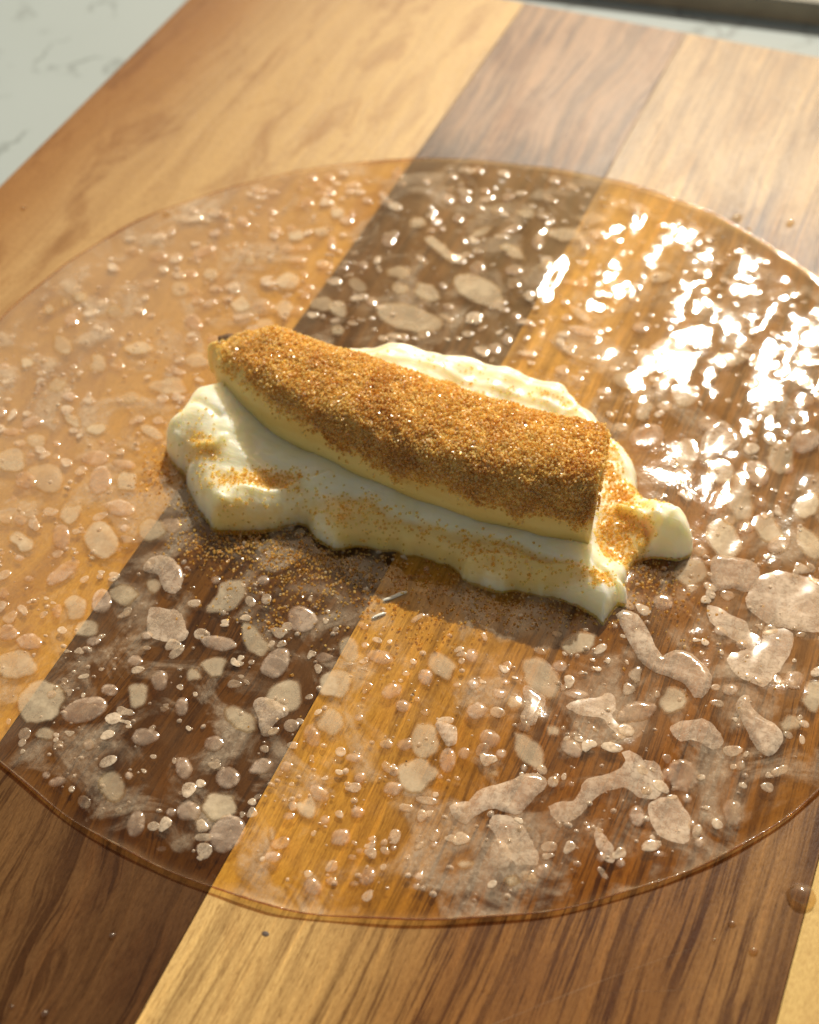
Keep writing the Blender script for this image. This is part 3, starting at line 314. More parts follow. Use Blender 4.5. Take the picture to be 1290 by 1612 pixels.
('a',-7.78,5.27,[146,56,154,5,154,-45,136,-93,98,-130,47,-152,-11,-151,-65,-130,-111,-99,-150,-58,-171,-6,-164,48,-135,92,-92,122,-43,140,11,150,72,144,122,108]),
('a',-7.29,5.91,[217,-125,205,-182,164,-212,98,-205,30,-174,-37,-141,-110,-94,-175,-23,-212,57,-216,124,-191,169,-149,193,-99,207,-33,199,41,154,105,89,159,20,202,-54]),
('a',-6.81,6.58,[132,50,145,-46,122,-116,80,-165,12,-175,-65,-130,-116,-45,-149,46,-135,128,-79,164,-11,162,63,126]),
('a',-7.58,5.60,[121,46,141,-42,131,-120,84,-166,13,-166,-62,-126,-113,-44,-144,43,-143,130,-80,158,-13,159,64,128]),
('m',-7.12,3.81,[215,82,257,7,265,-79,217,-149,149,-198,74,-237,-16,-241,-99,-203,-169,-152,-229,-89,-256,-8,-247,73,-217,149,-158,209,-74,237,17,238,103,210,168,150]),
('a',-7.58,3.63,[160,61,179,-3,178,-66,160,-122,120,-164,63,-182,2,-176,-60,-156,-117,-118,-164,-63,-189,3,-184,67,-155,118,-113,155,-63,180,-1,185,63,163,119,119]),
('m',-6.49,4.61,[143,54,161,-11,176,-79,171,-149,134,-201,76,-224,8,-221,-61,-190,-116,-128,-144,-56,-159,10,-174,78,-172,150,-135,202,-76,224,-8,223,62,191,115,126]),
('m',-5.24,4.17,[327,125,340,7,320,-102,281,-206,205,-292,92,-333,-28,-318,-136,-274,-245,-222,-338,-132,-352,-9,-305,96,-269,196,-214,304,-96,348,29,314,138,274,251,223]),
('m',-5.94,3.03,[247,94,279,-3,277,-101,240,-186,178,-252,94,-293,-6,-286,-102,-248,-203,-200,-287,-112,-284,2,-226,81,-207,160,-191,270,-106,333,8,309,105,250,186,181]),
('a',-5.92,1.65,[153,59,173,7,172,-49,140,-94,92,-121,42,-137,-12,-142,-67,-133,-121,-107,-162,-63,-179,-7,-168,47,-135,91,-90,119,-41,136,12,147,72,140,121,106]),
('m',-4.88,3.18,[267,102,267,-1,243,-87,260,-202,242,-352,119,-405,-17,-316,-95,-213,-176,-168,-277,-108,-318,-1,-284,100,-248,191,-209,304,-110,375,19,340,116,256,199,187]),
('m',-5.06,2.52,[229,88,256,10,220,-64,187,-129,146,-200,62,-223,-21,-204,-102,-194,-184,-161,-221,-86,-235,-10,-249,71,-205,141,-125,171,-57,205,25,236,108,204,167,145]),
('a',-8.74,5.93,[114,43,151,-34,128,-104,77,-145,6,-150,-61,-104,-117,-45,-155,35,-128,103,-73,139,-6,155,64,108]),
('a',4.41,-7.59,[-741,-450,-682,-349,-578,-287,-470,-236,-452,-118,-420,3,-345,95,-250,182,-153,245,-48,309,44,384,122,487,193,586,287,666,391,722,509,737,623,704,687,592,671,464,619,339,574,211,537,78,501,-40,453,-162,367,-222,253,-231,132,-230,16,-230,-87,-275,-174,-364,-246,-464,-300,-570,-345,-692,-451,-686,-569,-637,-670,-563]),
('m',4.94,-8.28,[-486,109,-524,209,-515,289,-482,348,-417,385,-338,405,-268,414,-192,413,-116,397,-46,369,24,330,91,285,153,237,211,183,267,124,321,64,375,-1,426,-67,465,-132,503,-220,515,-297,481,-343,405,-362,334,-384,269,-412,194,-421,129,-402,66,-371,-1,-330,-70,-282,-139,-229,-200,-180,-265,-123,-331,-62,-393,-1,-446,58]),
('a',4.82,-8.63,[-98,-217,-126,-175,-148,-117,-166,-52,-178,12,-187,67,-192,138,-187,201,-169,247,-132,269,-76,267,-16,249,31,225,80,191,127,151,164,108,191,56,207,-5,211,-65,203,-120,183,-177,152,-226,111,-256,63,-265,5,-263,-52,-247]),
('m',6.39,-7.80,[-265,255,-231,307,-156,298,-112,269,-64,223,-14,173,34,130,85,93,134,54,175,7,207,-54,236,-126,255,-196,256,-248,221,-285,157,-298,90,-284,47,-256,5,-214,-39,-162,-81,-103,-117,-47,-154,15,-192,84,-226,151,-252,211]),
('m',6.12,-6.67,[-868,-758,-777,-638,-637,-557,-494,-489,-454,-337,-455,-143,-390,7,-280,132,-155,234,-21,329,80,469,117,633,7,786,117,889,259,840,410,797,568,841,700,787,805,635,857,458,870,255,823,105,684,31,529,8,378,73,242,107,121,2,-6,-87,-116,-199,-181,-359,-236,-526,-276,-695,-356,-833,-482,-942,-621,-967,-762,-887]),
('m',5.50,-5.18,[-647,-74,-627,-15,-556,58,-466,133,-390,194,-310,246,-227,295,-152,341,-82,408,-30,505,27,532,101,478,173,383,209,283,214,168,221,51,258,-40,335,-97,430,-141,514,-184,568,-265,573,-391,532,-431,460,-389,369,-320,288,-266,211,-207,130,-151,45,-114,-38,-110,-124,-131,-211,-158,-298,-171,-396,-163,-506,-143,-599,-114]),
('m',7.25,-4.95,[-477,-115,-469,-15,-418,94,-351,170,-265,208,-170,235,-87,269,-22,343,63,349,142,309,234,250,323,186,392,127,464,29,479,-66,444,-165,365,-225,284,-214,189,-184,98,-175,7,-193,-76,-219,-160,-261,-242,-289,-327,-255,-420,-191]),
('a',6.19,-3.46,[-1106,603,-1025,761,-878,797,-723,760,-585,658,-459,526,-348,384,-250,238,-123,93,-1,-17,76,116,192,221,335,253,485,217,627,148,762,52,888,-60,989,-193,1014,-375,995,-565,944,-729,804,-762,689,-647,572,-536,438,-476,289,-453,139,-440,-9,-444,-152,-412,-292,-336,-420,-233,-537,-104,-653,26,-769,159,-889,305,-1021,464]),
('a',6.92,-0.99,[-494,236,-442,336,-335,378,-209,399,-104,424,9,444,125,455,229,453,335,423,428,340,476,220,485,73,472,-84,440,-218,375,-331,290,-387,193,-366,77,-360,-17,-422,-122,-506,-222,-540,-292,-481,-350,-364,-407,-207,-455,-36,-487,121]),
('m',8.11,-1.29,[-835,-224,-817,-17,-764,235,-685,440,-557,584,-392,670,-230,715,-51,734,122,738,305,773,476,767,587,616,657,403,721,139,768,-126,788,-343,745,-527,584,-606,404,-647,235,-676,62,-687,-105,-695,-259,-689,-423,-629,-593,-534,-744,-417]),
('m',7.22,-2.28,[-584,346,-506,382,-375,366,-267,338,-168,287,-65,262,42,264,148,239,237,164,325,66,409,-15,530,-56,575,-127,537,-259,465,-385,384,-418,283,-375,175,-318,73,-288,-32,-262,-134,-227,-235,-176,-334,-113,-419,-30,-498,94,-564,240]),
('m',7.93,-2.80,[-611,-281,-582,-183,-507,-85,-421,10,-337,81,-239,154,-151,228,-95,308,-115,448,-155,581,-105,663,-10,723,100,769,197,794,312,799,404,752,443,653,455,521,454,370,446,227,432,97,409,-29,380,-154,350,-280,320,-416,286,-549,245,-655,179,-721,87,-722,-23,-697,-115,-680,-220,-654,-323,-620,-410,-575,-505,-491,-579,-386]),
('a',8.22,-4.42,[-485,417,-452,519,-399,591,-315,599,-261,535,-233,430,-181,349,-114,296,-37,250,40,212,119,186,199,163,272,134,350,87,418,32,465,-39,490,-134,492,-240,473,-338,437,-438,392,-523,331,-577,252,-587,178,-563,112,-516,46,-450,-12,-381,-65,-303,-117,-221,-169,-146,-231,-71,-290,-4,-347,65,-411,140,-461,214,-489,313]),
('m',7.29,-6.86,[-413,50,-409,164,-359,265,-292,345,-210,424,-130,485,-37,516,30,465,93,361,167,311,251,248,307,151,344,41,377,-86,399,-209,402,-304,353,-378,252,-403,152,-416,59,-437,-33,-431,-114,-389,-198,-324,-273,-247,-335,-155,-385,-49]),
('m',4.08,4.57,[-561,295,-569,429,-522,581,-447,718,-370,810,-276,865,-167,886,-51,868,52,818,165,738,275,640,369,539,452,420,516,269,530,108,497,-15,433,-127,354,-242,277,-355,223,-460,194,-623,197,-777,181,-905,114,-1027,27,-1039,-82,-953,-165,-819,-161,-693,-112,-549,-58,-407,-30,-261,-42,-115,-130,-13,-244,56,-375,130,-492,209]),
('a',5.69,2.54,[-271,-540,-297,-416,-319,-259,-333,-98,-335,53,-325,206,-301,348,-258,471,-195,591,-110,667,-15,664,88,610,201,529,304,439,380,358,443,214,427,65,383,-39,313,-141,236,-245,169,-351,103,-470,40,-585,-16,-671,-113,-724,-198,-676]),
('a',-3.53,-5.10,[-442,-92,-471,-27,-485,64,-482,155,-463,222,-428,285,-381,340,-328,379,-265,401,-192,406,-115,398,-38,379,38,350,118,312,193,266,259,212,320,144,373,67,416,-14,447,-93,467,-180,477,-270,473,-347,449,-401,387,-427,308,-427,235,-414,161,-380,90,-328,28,-263,-29,-182,-84,-113,-149,-86,-217,-106,-293,-112,-377,-118]),
('m',-2.88,-6.25,[-393,-77,-438,32,-480,161,-491,269,-441,326,-339,345,-228,353,-132,380,-45,413,53,396,147,332,249,243,338,156,430,61,496,-33,507,-125,477,-216,400,-291,325,-327,228,-363,125,-392,29,-410,-66,-411,-169,-355,-251,-275,-329,-190]),
('a',-0.13,-7.40,[-376,84,-379,174,-338,256,-279,303,-203,314,-112,308,-23,299,68,293,161,283,238,263,308,203,334,107,316,36,271,-32,229,-113,207,-195,187,-289,165,-372,126,-436,45,-439,-11,-381,-58,-297,-113,-203,-176,-127,-256,-55,-331,17]),
('a',3.07,-6.63,[-269,98,-275,167,-233,209,-190,214,-133,208,-72,197,-16,188,41,185,94,174,138,137,166,87,194,21,217,-49,234,-113,241,-164,216,-219,169,-244,124,-270,71,-257,33,-224,-9,-177,-55,-126,-99,-79,-147,-34,-197,14,-241,59]),
('a',4.28,-5.48,[-292,324,-276,390,-226,421,-178,418,-119,400,-55,376,-1,357,60,335,118,308,165,274,200,223,219,158,227,86,230,19,225,-49,216,-119,207,-186,200,-249,202,-325,199,-386,171,-426,119,-451,59,-462,6,-458,-48,-430,-90,-377,-106,-318,-106,-251,-100,-178,-99,-108,-112,-41,-137,22,-168,81,-199,142,-236,207,-272,270]),
]
CREAM_OUT=[(-5.261,-1.817),(-5.177,-1.959),(-5.051,-2.147),(-4.912,-2.299),(-4.731,-2.372),(-4.539,-2.425),(-4.394,-2.545),(-4.281,-2.705),(-4.165,-2.88),(-4.035,-3.035),(-3.892,-3.182),(-3.74,-3.321),(-3.59,-3.437),(-3.416,-3.546),(-3.239,-3.62),(-3.044,-3.636),(-2.855,-3.6),(-2.651,-3.533),(-2.461,-3.456),(-2.281,-3.364),(-2.125,-3.247),(-1.974,-3.131),(-1.807,-3.003),(-1.638,-2.886),(-1.466,-2.865),(-1.29,-2.964),(-1.116,-3.093),(-0.93,-3.179),(-0.738,-3.22),(-0.583,-3.164),(-0.464,-3.02),(-0.264,-2.937),(-0.094,-2.911),(0.108,-2.892),(0.325,-2.877),(0.542,-2.865),(0.747,-2.853),(0.957,-2.838),(1.173,-2.821),(1.383,-2.809),(1.574,-2.808),(1.74,-2.825),(1.933,-2.928),(2.066,-3.06),(2.237,-3.123),(2.432,-3.127),(2.64,-3.104),(2.838,-3.065),(3.018,-2.993),(3.193,-2.904),(3.389,-2.843),(3.579,-2.832),(3.79,-2.841),(3.999,-2.86),(4.183,-2.878),(4.413,-2.902),(4.604,-2.932),(4.792,-2.983),(4.957,-3.088),(4.977,-2.937),(4.981,-2.717),(5.019,-2.516),(5.203,-2.467),(5.141,-2.292),(4.976,-2.182),(4.963,-1.988),(4.964,-1.787),(4.97,-1.594),(5.002,-1.385),(5.109,-1.238),(5.304,-1.174),(5.499,-1.11),(5.69,-1.041),(5.854,-0.927),(5.96,-0.767),(5.963,-0.571),(5.881,-0.396),(5.747,-0.245),(5.573,-0.148),(5.378,-0.104),(5.171,-0.063),(4.98,-0.002),(4.792,0.066),(4.629,0.177),(4.529,0.333),(4.458,0.532),(4.39,0.73),(4.295,0.905),(4.173,1.06),(4.036,1.194),(3.883,1.305),(3.714,1.404),(3.547,1.524),(3.409,1.655),(3.266,1.799),(3.113,1.936),(2.947,2.053),(2.764,2.164),(2.59,2.265),(2.431,2.368),(2.303,2.502),(2.13,2.562),(1.952,2.565),(1.744,2.555),(1.52,2.55),(1.336,2.559),(1.149,2.575),(0.952,2.592),(0.742,2.604),(0.534,2.606),(0.343,2.599),(0.139,2.588),(-0.07,2.574),(-0.276,2.56),(-0.472,2.547),(-0.67,2.539),(-0.881,2.541),(-1.079,2.546),(-1.268,2.543),(-1.454,2.523),(-1.648,2.474),(-1.839,2.404),(-2.023,2.322),(-2.199,2.239),(-2.375,2.158),(-2.534,2.084),(-2.694,1.997),(-2.89,1.867),(-3.028,1.766),(-3.184,1.649),(-3.351,1.519),(-3.519,1.383),(-3.681,1.245),(-3.827,1.112),(-3.965,0.971),(-4.104,0.803),(-4.22,0.638),(-4.322,0.476),(-4.416,0.32),(-4.518,0.146),(-4.612,-0.044),(-4.694,-0.223),(-4.777,-0.382),(-4.908,-0.548),(-5.05,-0.684),(-5.139,-0.84),(-5.142,-1.038),(-5.125,-1.241),(-5.156,-1.45),(-5.208,-1.656)]
CREAM_CTL=[(-2.5,2.02,0.7),(-1.38,2.29,0.9),(-0.19,2.32,0.95),(0.98,2.35,0.95),(2.16,2.27,0.95),(3.02,1.84,0.8),(3.84,1.23,0.7),(4.38,0.65,0.5),(-0.34,1.92,0.88),(0.85,1.9,0.82),(2.0,1.91,0.8),(-0.9,1.85,0.8),(0.31,1.79,0.55),(1.51,1.71,0.5),(2.4,1.62,0.5),(-3.77,0.12,0.75),(-2.34,0.3,0.7),(-0.84,0.24,0.7),(0.68,0.05,0.65),(2.11,-0.0,0.65),(3.31,-0.32,0.65),(-2.1,-0.88,0.7),(-0.56,-1.1,0.7),(0.93,-1.3,0.7),(2.37,-1.5,0.7),(3.71,-1.54,0.7),(-2.78,-1.88,0.9),(-1.53,-2.11,0.88),(-0.07,-2.24,0.85),(1.34,-2.34,0.85),(2.67,-2.34,0.88),(3.94,-2.25,0.75),(-3.31,-3.16,0.8),(-2.85,-2.94,0.85),(-3.11,-3.6,0.65),(-2.34,-3.44,0.6),(-1.85,-2.97,0.7),(-1.49,-2.86,0.55),(-0.68,-2.75,0.75),(-0.62,-3.22,0.5),(0.5,-2.96,0.5),(0.34,-2.58,0.7),(1.56,-2.9,0.45),(1.46,-2.65,0.65),(2.46,-3.18,0.5),(2.47,-2.88,0.65),(3.39,-2.86,0.45),(3.29,-2.6,0.6),(4.43,-2.92,0.5),(4.92,-2.86,0.45),(4.53,-2.46,0.6),(4.84,-2.37,0.45),(-4.52,-1.87,1.2),(-4.38,-1.29,1.2),(-3.81,-1.95,1.2),(-4.77,-2.13,1.1),(-3.29,-2.24,1.05),(-3.91,-2.34,1.15),(-4.37,-2.32,0.55),(-4.76,-2.31,0.5),(-3.86,-2.69,0.7),(5.26,-0.5,1.0),(5.66,-0.72,1.05),(5.59,-1.12,0.75),(5.89,-1.05,0.7),(4.84,-0.36,0.8),(4.84,-0.89,0.4),(4.75,-1.15,0.12),(4.47,-0.72,0.28),(5.04,-1.29,0.05),(4.06,0.13,0.5),(4.01,0.7,0.6),(4.51,-0.22,0.45)]
CREASES=[([(-2.56,1.64),(-1.34,2.18),(-0.17,2.27),(1.0,2.28),(2.25,2.21)],-0.07,0.07),([(-2.35,1.69),(-1.01,1.75),(0.32,1.76),(1.63,1.74),(2.5,1.69)],0.05,0.1),([(-2.88,-3.11),(-2.18,-2.86),(-1.58,-2.37),(-1.26,-2.07)],0.07,0.07),([(-3.18,-3.3),(-2.85,-3.4),(-2.57,-3.38)],0.06,0.06),([(-1.65,-2.5),(-1.16,-2.79),(-0.77,-3.19)],-0.08,0.12),([(-4.83,-2.15),(-4.27,-2.38),(-3.75,-2.38),(-3.63,-2.13)],0.1,0.09),([(-2.91,-2.22),(-1.84,-2.35),(-0.52,-2.47)],-0.03,0.1),([(4.42,-0.47),(4.85,-0.58),(5.12,-0.7)],0.12,0.09),([(4.98,-0.21),(5.18,-0.66),(5.41,-0.79),(5.6,-0.31)],0.06,0.07),([(4.83,-0.34),(5.17,-1.13)],-0.1,0.08),([(1.68,-3.22),(2.34,-2.87),(3.32,-2.67),(4.28,-2.64)],0.06,0.08),([(0.04,-2.51),(1.43,-2.58),(2.73,-2.5),(4.01,-2.46)],-0.05,0.09),([(1.97,-2.59),(3.15,-2.57),(4.29,-2.51)],0.04,0.06),([(0.76,-2.95),(1.56,-2.91)],0.05,0.08),([(4.22,-2.05),(4.5,-2.55),(4.91,-2.82)],0.07,0.06),([(2.55,2.2),(3.48,1.29),(4.24,0.38)],-0.05,0.08),([(2.43,2.37),(2.68,1.82),(2.49,1.53)],0.06,0.08),([(-4.8,-1.35),(-4.28,-1.47),(-3.96,-1.66)],-0.07,0.08),([(4.48,-2.25),(5.0,-2.48)],-0.08,0.06)]
BANANA=[(-4.994,-0.003,-4.569,0.335),(-4.79,-0.28,-4.55,0.443),(-4.433,-0.646,-4.421,0.462),(-3.869,-1.069,-4.274,0.546),(-2.925,-1.473,-3.699,0.751),(-1.736,-1.677,-2.696,0.738),(-0.565,-1.909,-1.704,0.634),(0.453,-2.011,-0.576,0.538),(1.85,-2.102,0.882,0.428),(3.159,-2.047,2.364,0.328),(4.272,-1.826,3.742,0.424)]
SUGAR_CREAM=[(-2.55,-2.67,0.56,0.16,0,520),(-3.91,-2.45,0.29,0.16,10,90),(-4.36,-2.21,0.27,0.18,20,60),(-3.56,-2.97,0.4,0.29,0,90),(-2.96,-3.59,0.35,0.16,0,80),(-2.14,-3.26,0.53,0.18,0,110),(-1.25,-2.73,0.6,0.29,20,170),(-0.4,-2.78,0.29,0.33,30,200),(0.13,-2.74,0.67,0.22,12,150),(0.94,-2.7,0.8,0.16,12,200),(2.26,-2.64,0.8,0.15,14,210),(3.43,-2.63,0.8,0.15,14,200),(2.37,-2.95,0.67,0.16,14,120),(3.63,-2.81,0.6,0.15,10,70),(4.66,-2.44,0.15,0.11,-20,160),(4.23,0.0,0.19,0.36,-30,330),(4.53,0.11,0.27,0.15,0,160),(5.13,-0.27,0.24,0.11,10,25),(4.0,1.2,0.16,0.36,60,40),(3.83,0.64,0.13,0.45,0,140),(4.38,-0.83,0.16,0.47,0,420),(4.34,-1.35,0.11,0.36,0,160),(4.7,-1.02,0.19,0.36,0,160),(0.91,1.74,0.8,0.13,15,60),(-0.48,1.92,0.67,0.11,15,50),(2.05,1.81,0.4,0.15,15,50),(-4.44,-1.74,0.29,0.25,0,35),(5.03,-0.98,0.16,0.22,0,90),(4.86,-1.5,0.19,0.22,0,200)]
SUGAR_PAPER=[(-3.99,-3.18,0.24,0.4,0,180),(-2.91,-4.0,0.53,0.29,0,500),(-1.81,-3.75,0.8,0.36,0,800),(-0.6,-3.64,0.8,0.4,0,700),(-0.98,-4.33,0.8,0.4,0,380),(-1.51,-5.24,0.8,0.45,20,200),(0.14,-4.07,0.67,0.45,0,250),(0.64,-3.34,0.8,0.29,0,250),(1.76,-3.43,0.8,0.33,0,420),(2.97,-3.47,0.8,0.29,0,420),(3.8,-3.24,0.53,0.25,0,280),(-4.93,-2.55,0.21,0.33,0,260),(-5.02,-1.97,0.13,0.18,0,60),(-4.95,-3.06,0.27,0.29,0,60),(-0.99,-5.46,0.16,0.18,0,60),(5.2,-1.54,0.33,0.36,0,300),(5.55,-1.85,0.4,0.4,0,200),(5.1,-2.89,0.27,0.25,0,60),(6.05,-2.26,0.53,0.55,0,90),(0.98,-4.77,0.8,0.36,0,120),(2.17,-4.47,0.67,0.29,0,60),(-7.02,0.69,0.4,0.36,0,40),(6.67,-2.69,0.8,1.09,0,60),(-0.08,-6.81,0.4,0.45,0,14),(-3.29,-4.51,0.4,0.55,0,40)]
DROPS=[(9.7,-7.47,0.24),(8.76,-8.38,0.06),(9.2,-8.73,0.075),(-0.59,-12.35,0.06),(-0.91,-13.93,0.07),(-1.45,-14.02,0.04),(-9.3,5.57,0.1),(-12.87,4.55,0.08),(8.56,-8.77,0.03),(4.09,10.56,0.13),(5.38,10.85,0.1),(4.47,10.22,0.07),(4.96,16.98,0.1)]

# ---------------------------------------------------------------- helpers
def tag(o, label=None, cat=None, group=None, kind=None):
    if label: o['label'] = label
    if cat: o['category'] = cat
    if group: o['group'] = group
    if kind: o['kind'] = kind
    return o
def empty(name, loc=(0, 0, 0)):
    o = bpy.data.objects.new(name, None); o.empty_display_size = .02; COL.objects.link(o)
    o.location = Vector(loc)*S; return o
def mesh_obj(name, V, F, mat, parent=None, smooth=True):
    """V in cm relative to the parent's base (or the world)."""
    me = bpy.data.meshes.new(name)
    me.from_pydata([tuple(v) for v in np.asarray(V, float)*S], [], F)
    me.materials.append(mat)
    if smooth: me.polygons.foreach_set('use_smooth', [True]*len(me.polygons))
    me.update()
    o = bpy.data.objects.new(name, me); COL.objects.link(o)
    if parent: o.parent = parent
    return o
def fast_quads(name, V, Q, mat, parent=None, smooth=False):
    me = bpy.data.meshes.new(name)
    V = (np.asarray(V, np.float32)*S).ravel(); Q = np.asarray(Q, np.int32)
    me.vertices.add(len(V)//3); me.vertices.foreach_set('co', V)
    me.loops.add(Q.size); me.loops.foreach_set('vertex_index', Q.ravel())
    me.polygons.add(len(Q)); me.polygons.foreach_set('loop_start', np.arange(len(Q), dtype=np.int32)*Q.shape[1])
    me.polygons.foreach_set('loop_total', np.full(len(Q), Q.shape[1], np.int32))
    me.polygons.foreach_set('use_smooth', np.full(len(Q), smooth))
    me.update(calc_edges=True); me.materials.append(mat)
    o = bpy.data.objects.new(name, me); COL.objects.link(o)
    if parent: o.parent = parent
    return o
LAT = RS.rand(4, 256, 256)
def vnoise(x, y, s, k=0):
    """smooth value noise, -1..1, s = features per cm"""
    X = np.asarray(x, float)*s + 100; Y = np.asarray(y, float)*s + 100
    i = np.floor(X).astype(int); j = np.floor(Y).astype(int); u = X-i; v = Y-j
    u = u*u*u*(u*(u*6-15)+10); v = v*v*v*(v*(v*6-15)+10); L = LAT[k]
    a = L[i % 256, j % 256]; b = L[(i+1) % 256, j % 256]; c = L[i % 256, (j+1) % 256]; d = L[(i+1) % 256, (j+1) % 256]
    return 2*((a*(1-u)+b*u)*(1-v)+(c*(1-u)+d*u)*v)-1

class NT:
    """tiny node builder"""
    def __init__(s, name):
        s.m = bpy.data.materials.new(name); s.m.use_nodes = True; s.t = s.m.node_tree
        s.t.nodes.clear(); s.out = s.t.nodes.new('ShaderNodeOutputMaterial')
    def n(s, typ, ins=None, **kw):
        nd = s.t.nodes.new(typ)
        for k, v in kw.items(): setattr(nd, k, v)
        for k, v in (ins or {}).items():
            if isinstance(v, bpy.types.NodeSocket): s.t.links.new(v, nd.inputs[k])
            else: nd.inputs[k].default_value = v
        return nd
    def coords(s):
        tc = s.n('ShaderNodeTexCoord')
        return s.n('ShaderNodeVectorMath', {0: tc.outputs['Object'], 'Scale': 100.0}, operation='SCALE').outputs[0]
    def scaled(s, v, sc, off=(0, 0, 0)):
        return s.n('ShaderNodeMapping', {'Vector': v, 'Scale': sc, 'Location': off}).outputs[0]
    def noise(s, v, scale=1, detail=2, rough=.5, dist=0.0, out=0):
        return s.n('ShaderNodeTexNoise', {'Vector': v, 'Scale': scale, 'Detail': detail, 'Roughness': rough, 'Distortion': dist}).outputs[out]
    def math(s, op, a, b=0.0, c=None):
        d = {0: a, 1: b}
        if c is not None: d[2] = c
        return s.n('ShaderNodeMath', d, operation=op).outputs[0]
    def rng(s, v, a, b, c=0.0, d=1.0, smooth=True):
        return s.n('ShaderNodeMapRange', {0: v, 1: a, 2: b, 3: c, 4: d}, interpolation_type='SMOOTHSTEP' if smooth else 'LINEAR').outputs[0]
    def ramp(s, v, stops):
        r = s.n('ShaderNodeValToRGB', {0: v}); e = r.color_ramp.elements
        while len(e) < len(stops): e.new(.5)
        for k, (p, c) in enumerate(stops): e[k].position = p; e[k].color = tuple(c)+(1,)
        return r.outputs[0]
    def mix(s, f, a, b, mode='MIX'):
        nd = s.n('ShaderNodeMix', data_type='RGBA', blend_type=mode)
        for k, v in ((0, f), (6, a), (7, b)):
            if isinstance(v, bpy.types.NodeSocket): s.t.links.new(v, nd.inputs[k])
            else: nd.inputs[k].default_value = (tuple(v)+(1,) if isinstance(v, tuple) else v)
        return nd.outputs[2]
    def shmix(s, f, a, b):
        nd = s.n('ShaderNodeMixShader', {0: f}); s.t.links.new(a, nd.inputs[1]); s.t.links.new(b, nd.inputs[2]); return nd.outputs[0]
    def bump(s, h, strength, dist, normal=None):
        d = {'Height': h, 'Strength': strength, 'Distance': dist*S}
        if normal is not None: d['Normal'] = normal
        return s.n('ShaderNodeBump', d).outputs[0]
    def done(s, sh, disp=None):
        s.t.links.new(sh, s.out.inputs[0]); return s.m

